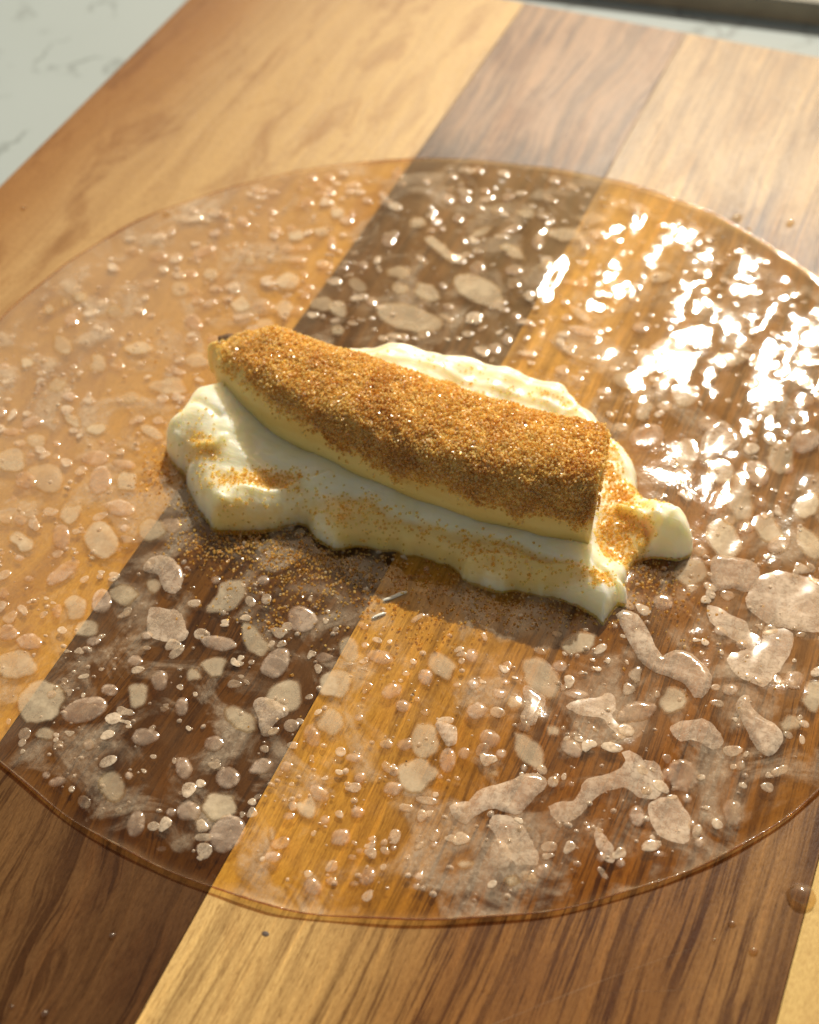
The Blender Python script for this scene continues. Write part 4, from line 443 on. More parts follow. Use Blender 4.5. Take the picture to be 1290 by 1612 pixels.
# ---------------------------------------------------------------- materials
def wood(name, x0, x1, stops, seed, line=.5, fine=.5, wob=.35, mottle=.3, dark=(.10, .045, .018), along=None):
    """plank material: colour runs across the plank from sapwood to heartwood, grain runs along Y"""
    m = NT(name); P = m.coords(); P = m.n('ShaderNodeVectorMath', {0: P, 1: (0, seed*3.7, 0)}).outputs[0]
    sep = m.n('ShaderNodeSeparateXYZ', {0: P}); x = sep.outputs[0]
    warp = m.noise(m.scaled(P, (.16, .075, .1), (seed, 0, 0)), 1, 3, .5)
    warp2 = m.noise(m.scaled(P, (.9, .22, .5), (seed*2, 0, 0)), 1, 3, .55)
    xw = m.math('ADD', x, m.math('MULTIPLY', m.math('SUBTRACT', warp, .5), wob*9))
    xw = m.math('ADD', xw, m.math('MULTIPLY', m.math('SUBTRACT', warp2, .5), wob*1.6))
    t = m.rng(xw, x0, x1, 0, 1, smooth=False)
    base = m.ramp(t, stops)
    if along:                                   # base colour turns paler towards the far end
        base = m.mix(m.rng(m.math('ADD', m.n('ShaderNodeSeparateXYZ', {0: m.coords()}).outputs[1], m.math('MULTIPLY', warp2, 5.0)), along[0], along[1]), base, along[2])
    # broad growth bands
    comb = m.n('ShaderNodeCombineXYZ', {0: xw, 1: m.math('MULTIPLY', sep.outputs[1], .035), 2: float(seed)}).outputs[0]
    band = m.noise(comb, 2.3, 5, .62)
    c = m.mix(m.rng(band, .42, .72, 0, line), base, dark, 'MIX')
    c = m.mix(m.rng(band, .30, .47, .35*line, 0), c, m.mix(1.0, base, (1.25, 1.22, 1.15), 'MULTIPLY'))
    # fine dark fibres and pores, weaker in the sapwood
    lum = m.n('ShaderNodeRGBToBW', {0: base}).outputs[0]; heart = m.rng(lum, .12, .36, 1, .38)
    deep = m.mix(.55, m.mix(1.0, base, (.36, .25, .17), 'MULTIPLY'), dark)
    lite = m.mix(1.0, base, (1.55, 1.5, 1.35), 'MULTIPLY')
    comb2 = m.n('ShaderNodeCombineXYZ', {0: m.math('MULTIPLY', xw, 1.0), 1: m.math('MULTIPLY', sep.outputs[1], .022), 2: float(seed+3)}).outputs[0]
    fib = m.noise(comb2, 5.5, 6, .72)
    brk = m.noise(m.scaled(P, (.8, .35, .5)), 1, 3)
    c = m.mix(m.math('MULTIPLY', m.math('MULTIPLY', m.rng(fib, .51, .58, 0, fine), heart), m.rng(brk, .3, .62, .4, 1)), c, deep)
    c = m.mix(m.rng(fib, .46, .36, 0, .5*fine), c, lite)
    comb3 = m.n('ShaderNodeCombineXYZ', {0: xw, 1: m.math('MULTIPLY', sep.outputs[1], .03), 2: float(seed+9)}).outputs[0]
    c = m.mix(m.math('MULTIPLY', m.math('MULTIPLY', m.rng(m.noise(comb3, 15, 3, .6), .53, .62, 0, .8*fine), heart), m.rng(brk, .35, .55, .2, 1)), c, deep)
    pore = m.noise(m.scaled(P, (26, 3.2, 20)), 1, 3, .6)
    c = m.mix(m.rng(pore, .53, .70, 0, .5*min(fine, 1)+.15), c, m.mix(1.0, c, (.45, .38, .32), 'MULTIPLY'))
    mot = m.noise(m.scaled(P, (.8, .28, .3), (seed*5, 0, 0)), 1, 5, .65, .9)
    c = m.mix(m.rng(mot, .48, .66, 0, mottle), c, m.mix(1.0, c, (.62, .48, .36), 'MULTIPLY'))
    grit = m.noise(m.scaled(P, (26, 9, 20)), 1, 4, .75)
    c = m.mix(m.rng(grit, .38, .62, .42, 0), c, m.mix(1.0, c, (.60, .50, .42), 'MULTIPLY'))
    h = m.math('ADD', m.math('MULTIPLY', pore, -.6), m.math('ADD', m.math('MULTIPLY', grit, .4), m.math('MULTIPLY', fib, -.5)))
    nrm = m.bump(h, .7, .014)
    ro = m.rng(mot, .3, .7, .29, .34)
    b = m.n('ShaderNodeBsdfPrincipled', {'Base Color': c, 'Roughness': ro, 'Normal': nrm, 'IOR': 1.45})
    # where the wet sheet clings (within its 11 cm radius) the wood has no bare glossy surface of its own
    rad = m.n('ShaderNodeVectorMath', {0: m.n('ShaderNodeVectorMath', {0: m.coords(), 1: (1, 1, 0)}, operation='MULTIPLY').outputs[0]}, operation='LENGTH').outputs['Value']
    m.t.links.new(m.rng(rad, 10.85, 11.0, .02, .12), b.inputs['Specular IOR Level'])
    return m.done(b.outputs[0])

def film(name, tint, milk, f0, f1, gl_rough=.10, bumps=(), ior=1.42, soft=False, patt=(1.1, .46, .62), fuzz=.35, edge_glint=0, left=0, weave=False):
    """thin wet starch film: see-through, part milky, glossy on top"""
    m = NT(name); P = m.coords()
    big = m.noise(P, patt[0], 5, .6, .8)
    f = m.rng(big, patt[1], patt[2], f0, f1)
    fz = m.noise(P, 9, 5, .75, .5)
    f = m.math('MULTIPLY', f, m.rng(fz, .35, .65, 1-fuzz, 1+fuzz))
    if left: f = m.math('ADD', f, m.rng(m.math('ADD', m.n('ShaderNodeSeparateXYZ', {0: P}).outputs[0], m.math('MULTIPLY', big, 6.0)), 0.0, -6.0, 0, left))
    if soft: f = m.math('MULTIPLY', f, m.math('ADD', .62, m.math('MULTIPLY', m.n('ShaderNodeObjectInfo').outputs['Random'], .5)))
    if soft: f = m.math('MULTIPLY', f, m.rng(m.math('ADD', m.n('ShaderNodeAttribute', attribute_name='body').outputs['Fac'], m.math('MULTIPLY', m.math('SUBTRACT', m.noise(P, 6, 3), .5), .5)), .10, .95, 0, 1))
    if edge_glint: f = m.math('MINIMUM', m.math('ADD', f, m.math('MULTIPLY', m.n('ShaderNodeAttribute', attribute_name='edge_glint').outputs['Fac'], edge_glint)), 1.0)
    nrm = None
    for sc, st, di in bumps:
        nrm = m.bump(m.noise(P, sc, 3, .55), st, di, nrm)
    if weave:                                   # faint imprint of the drying mat
        wv = [m.n('ShaderNodeTexWave', {'Vector': m.n('ShaderNodeMapping', {'Vector': P, 'Rotation': (0, 0, r_)}).outputs[0], 'Scale': 2.6, 'Distortion': 3.5, 'Detail': 2.0}).outputs['Fac'] for r_ in (.5, 2.07)]
        wm = m.math('MULTIPLY', wv[0], wv[1]); nrm = m.bump(wm, .5, .0006, nrm)
        f = m.math('MULTIPLY', f, m.rng(wm, 0, .8, .93, 1.08))
    tr = m.n('ShaderNodeBsdfTransparent', {'Color': tint+(1,)}).outputs[0]
    df = m.n('ShaderNodeBsdfDiffuse', {'Color': milk+(1,)}).outputs[0]
    base = m.shmix(f, tr, df)
    gi = {'Roughness': gl_rough, 'Color': (1, 1, 1, 1)}
    if nrm is not None: gi['Normal'] = nrm
    gl = m.n('ShaderNodeBsdfGlossy', gi).outputs[0]
    # Schlick reflectance from |N.I|, the same from either side of the thin film
    g = m.n('ShaderNodeNewGeometry'); nn = nrm if nrm is not None else g.outputs['Normal']
    dt = m.n('ShaderNodeVectorMath', {0: nn, 1: g.outputs['Incoming']}, operation='DOT_PRODUCT').outputs['Value']
    f0r = ((ior-1)/(ior+1))**2
    q = m.math('POWER', m.math('SUBTRACT', 1.0, m.math('MINIMUM', m.math('ABSOLUTE', dt), 1.0)), 5.0)
    fr = m.math('ADD', m.math('MULTIPLY', q, 1-f0r), f0r)
    return m.done(m.shmix(fr, base, gl))

def sugar_mat(name, dark, light, trans=.0, rough=.12):
    m = NT(name); g = m.n('ShaderNodeNewGeometry'); P = m.coords()
    c = m.ramp(g.outputs['Random Per Island'], [(0, dark), (.5, light), (.82, tuple(min(1, v*1.25) for v in light)), (1, (1, .96, .82))])  # near-white stop paints sparkle into the colour of some grains
    cl = m.noise(P, .9, 3, .6)
    c = m.mix(m.rng(cl, .46, .66, 0, .45), c, m.mix(1.0, c, (.78, .55, .34), 'MULTIPLY'))
    b = m.n('ShaderNodeBsdfPrincipled', {'Base Color': c, 'Roughness': rough, 'IOR': 1.54})
    b.inputs['Specular IOR Level'].default_value = .8
    b.inputs['Coat Weight'].default_value = 1.0; b.inputs['Coat Roughness'].default_value = .2
    sh = b.outputs[0]
    tl = m.n('ShaderNodeBsdfTranslucent', {'Color': c}).outputs[0]
    sh = m.shmix(.5, sh, tl)
    if trans:
        sh = m.shmix(trans, sh, m.n('ShaderNodeBsdfTransparent', {'Color': (1, .80, .46, 1)}).outputs[0])
    return m.done(sh)

# colours across each plank (linear)
LT = (.66, .42, .175); LT2 = (.60, .36, .14); MD = (.40, .20, .075); DK = (.17, .075, .030); RD = (.36, .15, .055)
M_P1 = wood('wood_pale_with_brown_edge', -14.1, -4.4, [(0, (.27, .125, .04)), (.14, (.34, .175, .06)), (.32, (.45, .285, .125)), (.6, (.54, .355, .15)), (1, (.59, .39, .15))], 1, .34, .2, .42, .65, dark=(.26, .13, .05))
M_P2 = wood('wood_dark_walnut', -4.4, .5, [(0, (.10, .048, .016)), (.35, (.15, .076, .028)), (.65, (.11, .052, .019)), (1, (.08, .036, .013))], 2, .55, .9, .30, .6, dark=(.035, .014, .005), along=(12.2, 15.5, (.36, .21, .11)))
M_P3 = wood('wood_pale_turning_brown', .5, 9.8, [(0, (.62, .42, .17)), (.20, (.54, .35, .135)), (.33, (.38, .22, .075)), (.46, (.23, .105, .030)), (.8, (.21, .095, .028)), (.92, (.27, .14, .048)), (1, (.16, .075, .024))], 3, .42, 1.0, .10, .35, along=(12.0, 15.0, (.46, .30, .135)), dark=(.050, .018, .008))
M_P4 = wood('wood_pale_yellow', 9.8, 14.8, [(0, (.62, .44, .17)), (.6, (.66, .45, .19)), (1, (.50, .30, .11))], 4, .22, .2, .2, .2, dark=(.30, .16, .06))
M_P5 = wood('wood_dark_brown', 14.8, 19.5, [(0, (.17, .07, .03)), (.5, (.24, .11, .05)), (1, (.15, .06, .025))], 5, .5, .6, .3, .4, dark=(.05, .02, .008))

def marble():
    m = NT('shade_tinted_marble'); P = m.coords()
    d = m.noise(m.scaled(P, (.25, .25, .25)), 1, 4, .6, out=1)
    Q = m.n('ShaderNodeVectorMath', {0: P, 1: m.n('ShaderNodeVectorMath', {0: d, 'Scale': 5.0}, operation='SCALE').outputs[0]}).outputs[0]
    wv = m.noise(m.scaled(Q, (.34, .15, .3), (2.3, 1.1, 0)), 1, 2, .5)
    vein = m.rng(m.math('ABSOLUTE', m.math('SUBTRACT', wv, .5)), 0, .035, 1, 0)
    br = m.rng(m.noise(P, .45, 3, .6), .45, .62, 0, .75)
    c = m.mix(m.math('MULTIPLY', vein, br), (.32, .375, .385), (.15, .18, .175))  # grey base tone carries the shade lying on white marble
    cl = m.noise(P, .12, 3); c = m.mix(m.rng(cl, .4, .7, 0, .3), c, (.28, .33, .335))
    b = m.n('ShaderNodeBsdfPrincipled', {'Base Color': c, 'Roughness': .6, 'Specular IOR Level': .3})
    return m.done(b.outputs[0])
M_COUNTER = marble()
def plain(name, c, rough=.5, var=.15, sc=1.0):
    m = NT(name); P = m.coords(); n = m.noise(P, sc, 4, .6)
    col = m.mix(m.rng(n, .35, .65, 0, 1), c, tuple(v*(1-var) for v in c))
    return m.done(m.n('ShaderNodeBsdfPrincipled', {'Base Color': col, 'Roughness': rough, 'Normal': m.bump(n, .2, .02)}).outputs[0])
M_SILL = plain('dark_taupe_stone', (.34, .33, .27), .7)
M_SHEET = film('wet_rice_paper', (.925, .80, .47), (.63, .52, .385), .0, .30, .05, ((7, .5, .0035), (24, .5, .0015)), patt=(.7, .48, .66), left=.23, weave=True)
M_RIM = film('rice_paper_rim', (.70, .48, .25), (.62, .48, .28), .06, .2, .10, ((6, .5, .02),), ior=1.65)
M_BUB = film('air_bubble_skin', (.97, .90, .80), (.74, .59, .46), .18, .40, .07, ((4.5, .5, .006), (16, .4, .0015)), fuzz=.15, edge_glint=.26, soft=True)
M_MID = film('small_bubble_skin', (.97, .90, .78), (.74, .61, .46), .30, .56, .09, ((6, .5, .006), (18, .5, .002)), fuzz=.3, soft=True)
M_POCKET = film('milky_air_pocket', (.97, .92, .80), (.74, .62, .44), .34, .50, .08, ((5, .5, .006), (18, .4, .001)), fuzz=.12, soft=True)
M_TINY = film('tiny_bubble_skin', (.97, .90, .78), (.74, .60, .46), .30, .50, .10)
M_DROP = film('clear_water', (.90, .80, .62), (.9, .85, .75), .02, .06, .09, ior=1.7)

def cream_mat():
    m = NT('thick_cream'); P = m.coords()
    n = m.noise(P, 1.3, 4, .6); n2 = m.noise(P, 14, 3, .6)
    c = m.mix(m.rng(n, .35, .7, 0, 1), (.95, .885, .70), (.94, .85, .57))
    at = m.n('ShaderNodeAttribute', attribute_name='syrup').outputs['Fac']       # where sugar has melted into the cream
    at = m.math('ADD', at, m.math('MULTIPLY', m.math('SUBTRACT', m.noise(P, 5, 4, .7), .5), .9))
    c = m.mix(m.rng(at, .25, 1.0, 0, .8), c, (.78, .56, .15))
    b = m.n('ShaderNodeBsdfPrincipled', {'Base Color': c, 'Roughness': .34, 'Normal': m.bump(n2, .35, .006, m.bump(m.noise(m.scaled(P, (1.6, 5.5, 3), (0, 0, 0)), 1, 4, .6), .7, .045)),
        'Subsurface Weight': .85, 'Subsurface Radius': (1.0, .85, .45), 'Subsurface Scale': .55*S})
    b.inputs['Coat Weight'].default_value = .25; b.inputs['Coat Roughness'].default_value = .15
    return m.done(b.outputs[0])
M_CREAM = cream_mat()
def banana_mat():
    m = NT('banana_flesh'); P = m.coords()
    n = m.noise(m.scaled(P, (.5, 2.5, 2.5)), 1, 4, .6); n2 = m.noise(P, 9, 3, .6)
    c = m.mix(m.rng(n, .35, .7, 0, 1), (.87, .68, .27), (.82, .59, .19))
    c = m.mix(m.rng(n2, .6, .75, 0, .35), c, (.55, .32, .10))
    b = m.n('ShaderNodeBsdfPrincipled', {'Base Color': c, 'Roughness': .42, 'Normal': m.bump(n2, .4, .01),
        'Subsurface Weight': .3, 'Subsurface Radius': (.9, .6, .25), 'Subsurface Scale': .3*S})
    return m.done(b.outputs[0])
M_BAN = banana_mat()
M_TIP = plain('browned_banana_tip', (.16, .075, .02), .8, .6, 12)
M_SUG = sugar_mat('golden_brown_sugar', (.80, .585, .17), (.98, .91, .47), .45, .2)
M_SUGC = sugar_mat('damp_sugar_on_cream', (.84, .62, .16), (.97, .84, .36), .5, .2)
M_SUGP = sugar_mat('dissolving_sugar', (.50, .32, .07), (.90, .68, .28), .55, .15)
M_MILK = plain('runny_white_cream', (.80, .78, .70), .2)
M_SPECK = plain('dark_speck', (.05, .025, .012), .6)

# ---------------------------------------------------------------- setting: countertop and the dark sill beyond it
def box(x0, y0, z0, x1, y1, z1, bev=.12):
    """box in cm with chamfered top edges"""
    V = [(x0, y0, z0), (x1, y0, z0), (x1, y1, z0), (x0, y1, z0), (x0, y0, z1-bev), (x1, y0, z1-bev), (x1, y1, z1-bev), (x0, y1, z1-bev),
         (x0+bev, y0+bev, z1), (x1-bev, y0+bev, z1), (x1-bev, y1-bev, z1), (x0+bev, y1-bev, z1)]
    F = [(3, 2, 1, 0)]
    for a in (0, 4):
        for i in range(4):
            j = (i+1) % 4; F.append((a+i, a+j, a+4+j, a+4+i))
    F.append((8, 9, 10, 11))
    return V, F
V, F = box(-75, -60, -5.0, 70, 26, -2.0, .2)
tag(mesh_obj('countertop', V, F, M_COUNTER, smooth=False), 'white marble countertop greyed by painted-in shade, with soft grey veins, under the board', kind='structure')
V, F = box(-75, 0, -5.0, 70, 6, -1.3, .12)
o = mesh_obj('window_sill', V, F, M_SILL, smooth=False); o.location = (0, 23.9*S, 0); o.rotation_euler.z = math.radians(6.4)
tag(o, 'dark taupe stone sill running behind the countertop', kind='structure')

# ---------------------------------------------------------------- cutting board
board = tag(empty('cutting_board', (0, 0, 0)), 'striped wooden cutting board of pale and dark glued planks lying on the marble', 'cutting board')
Y0, Y1, ZB = -20.5, 19.1, -1.95
def plank(x0, x1, mat, label, first=False, last=False):
    g = .006                                    # the glue joint: a hair-thin recessed line
    a = x0+(0 if first else g); b = x1-(0 if last else g)
    bl = .22 if first else .008; br = .22 if last else .008; be = .22
    # profile across x, rounded outer corners
    prof = []
    for k in range(5):
        t = k/4*math.pi/2; prof.append((a+bl*(1-math.sin(t)) if False else a+bl*(1-math.cos(math.pi/2-t)) if False else a+bl-bl*math.cos(t), -bl+bl*math.sin(t)))
    for k in range(5):
        t = k/4*math.pi/2; prof.append((b-br+br*math.sin(t), -br+br*math.cos(t)))
    prof = [(a, ZB)]+prof+[(b, ZB)]
    ys = [(Y0, be), (Y0+.06, .11), (Y0+be, 0), (Y1-be, 0), (Y1-.06, .11), (Y1, be)]
    V = []; n = len(prof)
    for y, dz in ys:
        for (x, z) in prof: V.append((x, y, z-dz if z > ZB+.5 else z))
    F = []
    for i in range(len(ys)-1):
        for j in range(n-1): F.append((i*n+j, i*n+j+1, (i+1)*n+j+1, (i+1)*n+j))
        F.append((i*n+n-1, i*n, (i+1)*n, (i+1)*n+n-1))
    F.append(tuple(range(n-1, -1, -1))); F.append(tuple((len(ys)-1)*n+j for j in range(n)))
    o = mesh_obj('plank', V, F, mat, board, smooth=False); tag(o, label)
    import bmesh
    bm = bmesh.new(); bm.from_mesh(o.data); bmesh.ops.recalc_face_normals(bm, faces=bm.faces); bm.to_mesh(o.data); bm.free()
    return o
plank(-14.1, -4.42, M_P1, 'pale plank turning brown along its outer edge', first=True)
plank(-4.42, .5, M_P2, 'dark walnut plank')
plank(.5, 9.82, M_P3, 'wide plank going from pale to streaked brown')
plank(9.82, 14.8, M_P4, 'pale yellow plank')
plank(14.8, 19.5, M_P5, 'dark brown plank at the far side', last=True)
# a pin knot and knife scratches in the wide plank
def disc_lens(cx, cy, z, rx, ry, h, n=12, rot=0.0, rings=3):
    V = []; F = []
    for k in range(rings):
        u = 1-k/rings
        for i in range(n):
            t = 2*math.pi*i/n; X = rx*u*math.cos(t); Y = ry*u*math.sin(t)
            V.append((cx+X*math.cos(rot)-Y*math.sin(rot), cy+X*math.sin(rot)+Y*math.cos(rot), z+h*math.sqrt(max(0, 1-u*u))))
    V.append((cx, cy, z+h))
    for k in range(rings-1):
        for i in range(n):
            j = (i+1) % n; F.append((k*n+i, k*n+j, (k+1)*n+j, (k+1)*n+i))
    for i in range(n): F.append(((rings-1)*n+i, (rings-1)*n+(i+1) % n, rings*n))
    return V, F
V, F = disc_lens(1.73, -11.38, .001, .065, .05, .006)
tag(mesh_obj('knot', V, F, M_SPECK, board), 'tiny dark pin knot')
M_SCR = plain('scratched_wood', (.30, .17, .08), .5)
for (x0, y0, x1, y1, wd) in [(4.4, -12.7, 8.35, -8.97, .006), (5.1, -12.2, 7.6, -10.95, .005), (7.3, -10.3, 8.6, -9.6, .004), (2.6, -10.75, 3.3, -10.35, .006), (2.75, -10.9, 3.15, -10.55, .004), (5.8, -13.4, 7.9, -11.6, .004)]:
    n = 14; V = []; F = []
    L = math.hypot(x1-x0, y1-y0); nx, ny = -(y1-y0)/L, (x1-x0)/L
    for i in range(n):
        t = i/(n-1); b = .03*math.sin(t*5+x0); ww = .6*wd*(.3+.7*math.sin(math.pi*t)*(0.6+.4*math.sin(t*23)))
        cx_, cy_ = x0+(x1-x0)*t+nx*b, y0+(y1-y0)*t+ny*b
        V += [(cx_-nx*ww, cy_-ny*ww, .0015), (cx_, cy_, .003), (cx_+nx*ww, cy_+ny*ww, .0015)]
    for i in range(n-1):
        for k in (0, 1): F.append((i*3+k, i*3+k+1, i*3+k+4, i*3+k+3))
    mesh_obj('scratch', V, F, M_SCR, board)

# ---------------------------------------------------------------- rice paper
paper = tag(empty('rice_paper', (0, 0, 0)), 'round wet translucent rice paper sheet full of air bubbles stuck to the board', 'rice paper')
R0 = 11.0
def edge_r(th):
    return R0 + .035*np.sin(5*th+1) + .03*np.sin(9*th+2.2) + .018*np.sin(17*th) + .012*np.sin(31*th+.7)
def edge_lift(th):
    c, s = np.cos(th), np.sin(th)
    a = .03 + .05*np.clip(vnoise(c*3, s*3, 1.0, 1), 0, 1) + .03*np.clip(vnoise(c*8, s*8, 1.0, 2), 0, 1)
    low = np.clip((-s-.1)/.7, 0, 1)            # the near side has curled up a little more
    return a*(.3+.35*low)
def sheet_z(x, y):
    x = np.asarray(x, float); y = np.asarray(y, float)
    r = np.hypot(x, y); th = np.arctan2(y, x)
    z = .082 + .052*vnoise(x*1.35, y*.8, .60, 0) + .015*vnoise(x*1.35+5, y*.75, 1.8, 1) + .0030*vnoise(x, y+3, 4.4, 2)
    under = np.exp(-((x-.3)/5.0)**4-((y-.2)/2.2)**4)   # pressed flat where the cream lies
    z = z*(1-under)+.045*under
    er = edge_r(th)
    t = np.clip((r-(er-.22))/.22, 0, 1)
    z = z - (z-.03)*.75*np.clip((r-(er-.9))/.9, 0, 1)**2
    return z + edge_lift(th)*t*t
NR, NTH = 170, 620
uu = np.concatenate([[0.0], np.linspace(.03, 1, NR)**.8]); th = np.arange(NTH)/NTH*2*np.pi
U_, T_ = np.meshgrid(uu[1:], th, indexing='ij')
rr = U_*edge_r(T_); X = rr*np.cos(T_); Y = rr*np.sin(T_); Z = sheet_z(X, Y)
V = np.concatenate([np.stack([X.ravel(), Y.ravel(), Z.ravel()], 1), [[0, 0, .045]]])
i, j = np.meshgrid(np.arange(NR-1), np.arange(NTH), indexing='ij'); j2 = (j+1) % NTH
Q = np.stack([i*NTH+j, (i+1)*NTH+j, (i+1)*NTH+j2, i*NTH+j2], -1).reshape(-1, 4)
sheet = fast_quads('sheet', V, Q, M_SHEET, paper, smooth=True)
# rim: the thicker swollen edge
NS, NP = 900, 8
V = []; t = np.arange(NS)/NS*2*np.pi; er = edge_r(t)-.01
zr = sheet_z(er*np.cos(t), er*np.sin(t))
rt = .016+.007*vnoise(np.cos(t)*9, np.sin(t)*9, 1, 3)
tv = np.arange(NP)/NP*2*np.pi
RR = er[:, None]+rt[:, None]*1.25*np.cos(tv); ZZ = zr[:, None]+rt[:, None]*np.sin(tv)
V = np.stack([RR*np.cos(t)[:, None], RR*np.sin(t)[:, None], ZZ], -1).reshape(-1, 3)
i, j = np.meshgrid(np.arange(NS), np.arange(NP), indexing='ij')
Q = np.stack([i*NP+j, i*NP+(j+1) % NP, ((i+1) % NS)*NP+(j+1) % NP, ((i+1) % NS)*NP+j], -1).reshape(-1, 4)[:, ::-1]
fast_quads('rim', V, Q, M_RIM, paper, smooth=True)

def dome_mesh(P, zfun, base, H, prof, rings=5):
    """P closed outline (n,2); dome with profile prof(u), u=0 centre..1 edge"""
    n = len(P); c = P.mean(0); V = []
    us = [1, .95, .87, .68, .38] if rings == 5 else [1-k/(rings+.6) for k in range(rings+1)]
    rings = len(us)-1
    for u in us:
        q = c+(P-c)*u
        z = zfun(q[:, 0], q[:, 1])+base+H*prof(u)
        V.append(np.column_stack([q, z]))
    V = np.concatenate(V+[np.array([[c[0], c[1], float(zfun(c[0], c[1]))+base+H*prof(0)]])])
    F = []
    for k in range(rings):
        for i in range(n):
            j = (i+1) % n; F.append((k*n+i, k*n+j, (k+1)*n+j, (k+1)*n+i))
    for i in range(n): F.append((rings*n+i, rings*n+(i+1) % n, (rings+1)*n))
    return V, F
from mathutils.geometry import delaunay_2d_cdt
def pdist(x, y, P):
    A = P; B = np.roll(P, -1, 0); best = np.full(np.shape(x), 1e9); ins = np.zeros(np.shape(x), bool)
    for (ax, ay), (bx, by) in zip(A, B):
        dx, dy = bx-ax, by-ay; L = dx*dx+dy*dy+1e-12
        t = np.clip(((x-ax)*dx+(y-ay)*dy)/L, 0, 1); best = np.minimum(best, (x-ax-t*dx)**2+(y-ay-t*dy)**2)
        ins ^= ((ay > y) != (by > y)) & (x < (bx-ax)*(y-ay)/(by-ay+1e-15)+ax)
    return np.where(ins, 1, -1)*np.sqrt(best)
def blob_mesh(P, zfun, base, H, kind):
    """any outline: filled with a net of points, raised by the distance from its edge"""
    n = len(P); w_ = .075; pts = [tuple(q) for q in P]
    st_ = .062; gx_, gy_ = np.meshgrid(np.arange(P[:, 0].min(), P[:, 0].max(), st_), np.arange(P[:, 1].min(), P[:, 1].max(), st_))
    gx_ = gx_.ravel()+.01*rb.randn(gx_.size); gy_ = gy_.ravel()+.01*rb.randn(gy_.size); d_ = pdist(gx_, gy_, P); k_ = d_ > .028
    pts += list(zip(gx_[k_], gy_[k_]))
    vo, _, fo, _, _, _ = delaunay_2d_cdt([Vector(q) for q in pts], [(i, (i+1) % n) for i in range(n)], [], 1, 1e-5)
    q = np.array([tuple(v) for v in vo]); d_ = np.clip(pdist(q[:, 0], q[:, 1], P), 0, None); t_ = np.clip(d_/w_, 0, 1)
    hh = t_*(2-t_)*(1-.25*np.clip(d_/.3, 0, 1)) if kind == 'a' else t_
    V = np.column_stack([q, zfun(q[:, 0], q[:, 1])+base+H*hh])
    F = []
    for f in fo:
        a_, b_, c_ = (q[i] for i in f[:3]); F.append(tuple(f) if np.cross(b_-a_, c_-a_) > 0 else tuple(f)[::-1])
    body = np.clip(d_/(.05 if kind == 'a' else .085), 0, 1); body = (.25+.75*body) if kind == 'a' else body
    edge_glint = np.exp(-((d_-.026)/.016)**2)  # narrow band inside the outline, for the painted edge highlight
    return V, F, body, edge_glint
def ccw(P):
    x, y = P[:, 0], P[:, 1]
    return P if (x*np.roll(y, -1)-y*np.roll(x, -1)).sum() > 0 else P[::-1]
rb = np.random.RandomState(3)
pocket_rings = 5
blister = lambda u: (1-u**8)*(.72+.28*u**3)
pocket = lambda u: (1-u**3)
flat0 = lambda x, y: np.zeros_like(np.asarray(x, float))
count = 0
stuffV, stuffF, off = [], [], 0
ringr = []
for k, cx, cy, d in BLOBS:
    P = ccw(np.array(d, float).reshape(-1, 2)/1000+[cx, cy]); ringr.append((cx, cy, np.hypot(*(P-[cx, cy]).T).mean()))
    size = np.sqrt(np.ptp(P[:, 0])*np.ptp(P[:, 1]))
    # ragged outline: resample finely and roughen
    m_ = len(P)*2; cl = np.concatenate([P, P[:1]]); ti = np.linspace(0, len(P), m_, endpoint=False); P = np.column_stack([np.interp(ti, np.arange(len(P)+1), cl[:, i]) for i in (0, 1)])
    amp = (.010 if k == 'a' else .022)*min(1, size/.4)
    P = P+amp*np.column_stack([vnoise(P[:, 0], P[:, 1], 7, 1), vnoise(P[:, 0], P[:, 1], 7, 2)])+.5*amp*np.column_stack([vnoise(P[:, 0], P[:, 1], 15, 3), vnoise(P[:, 0], P[:, 1], 15, 0)])
    if k == 'a': V, F, body_, edge_glint_ = blob_mesh(P, sheet_z, .007+.005*rb.rand(), min(.030, .012+.03*size), 'a')
    else: V, F, body_, edge_glint_ = blob_mesh(P, sheet_z, .002+.002*rb.rand(), .004, 'm')
    if count < 285:
        o = mesh_obj('air_bubble' if k == 'a' else 'air_pocket', V, F, M_BUB if k == 'a' else M_POCKET, paper)
        o.data.attributes.new('body', 'FLOAT', 'POINT').data.foreach_set('value', body_.astype(np.float32))
        if k == 'a':                            # bright edge highlight painted as a milkier ring on each blister
            o.data.attributes.new('edge_glint', 'FLOAT', 'POINT').data.foreach_set('value', edge_glint_.astype(np.float32))
        count += 1
    else:
        stuffV.append(V); stuffF += [tuple(v+off for v in f) for f in F]; off += len(V)
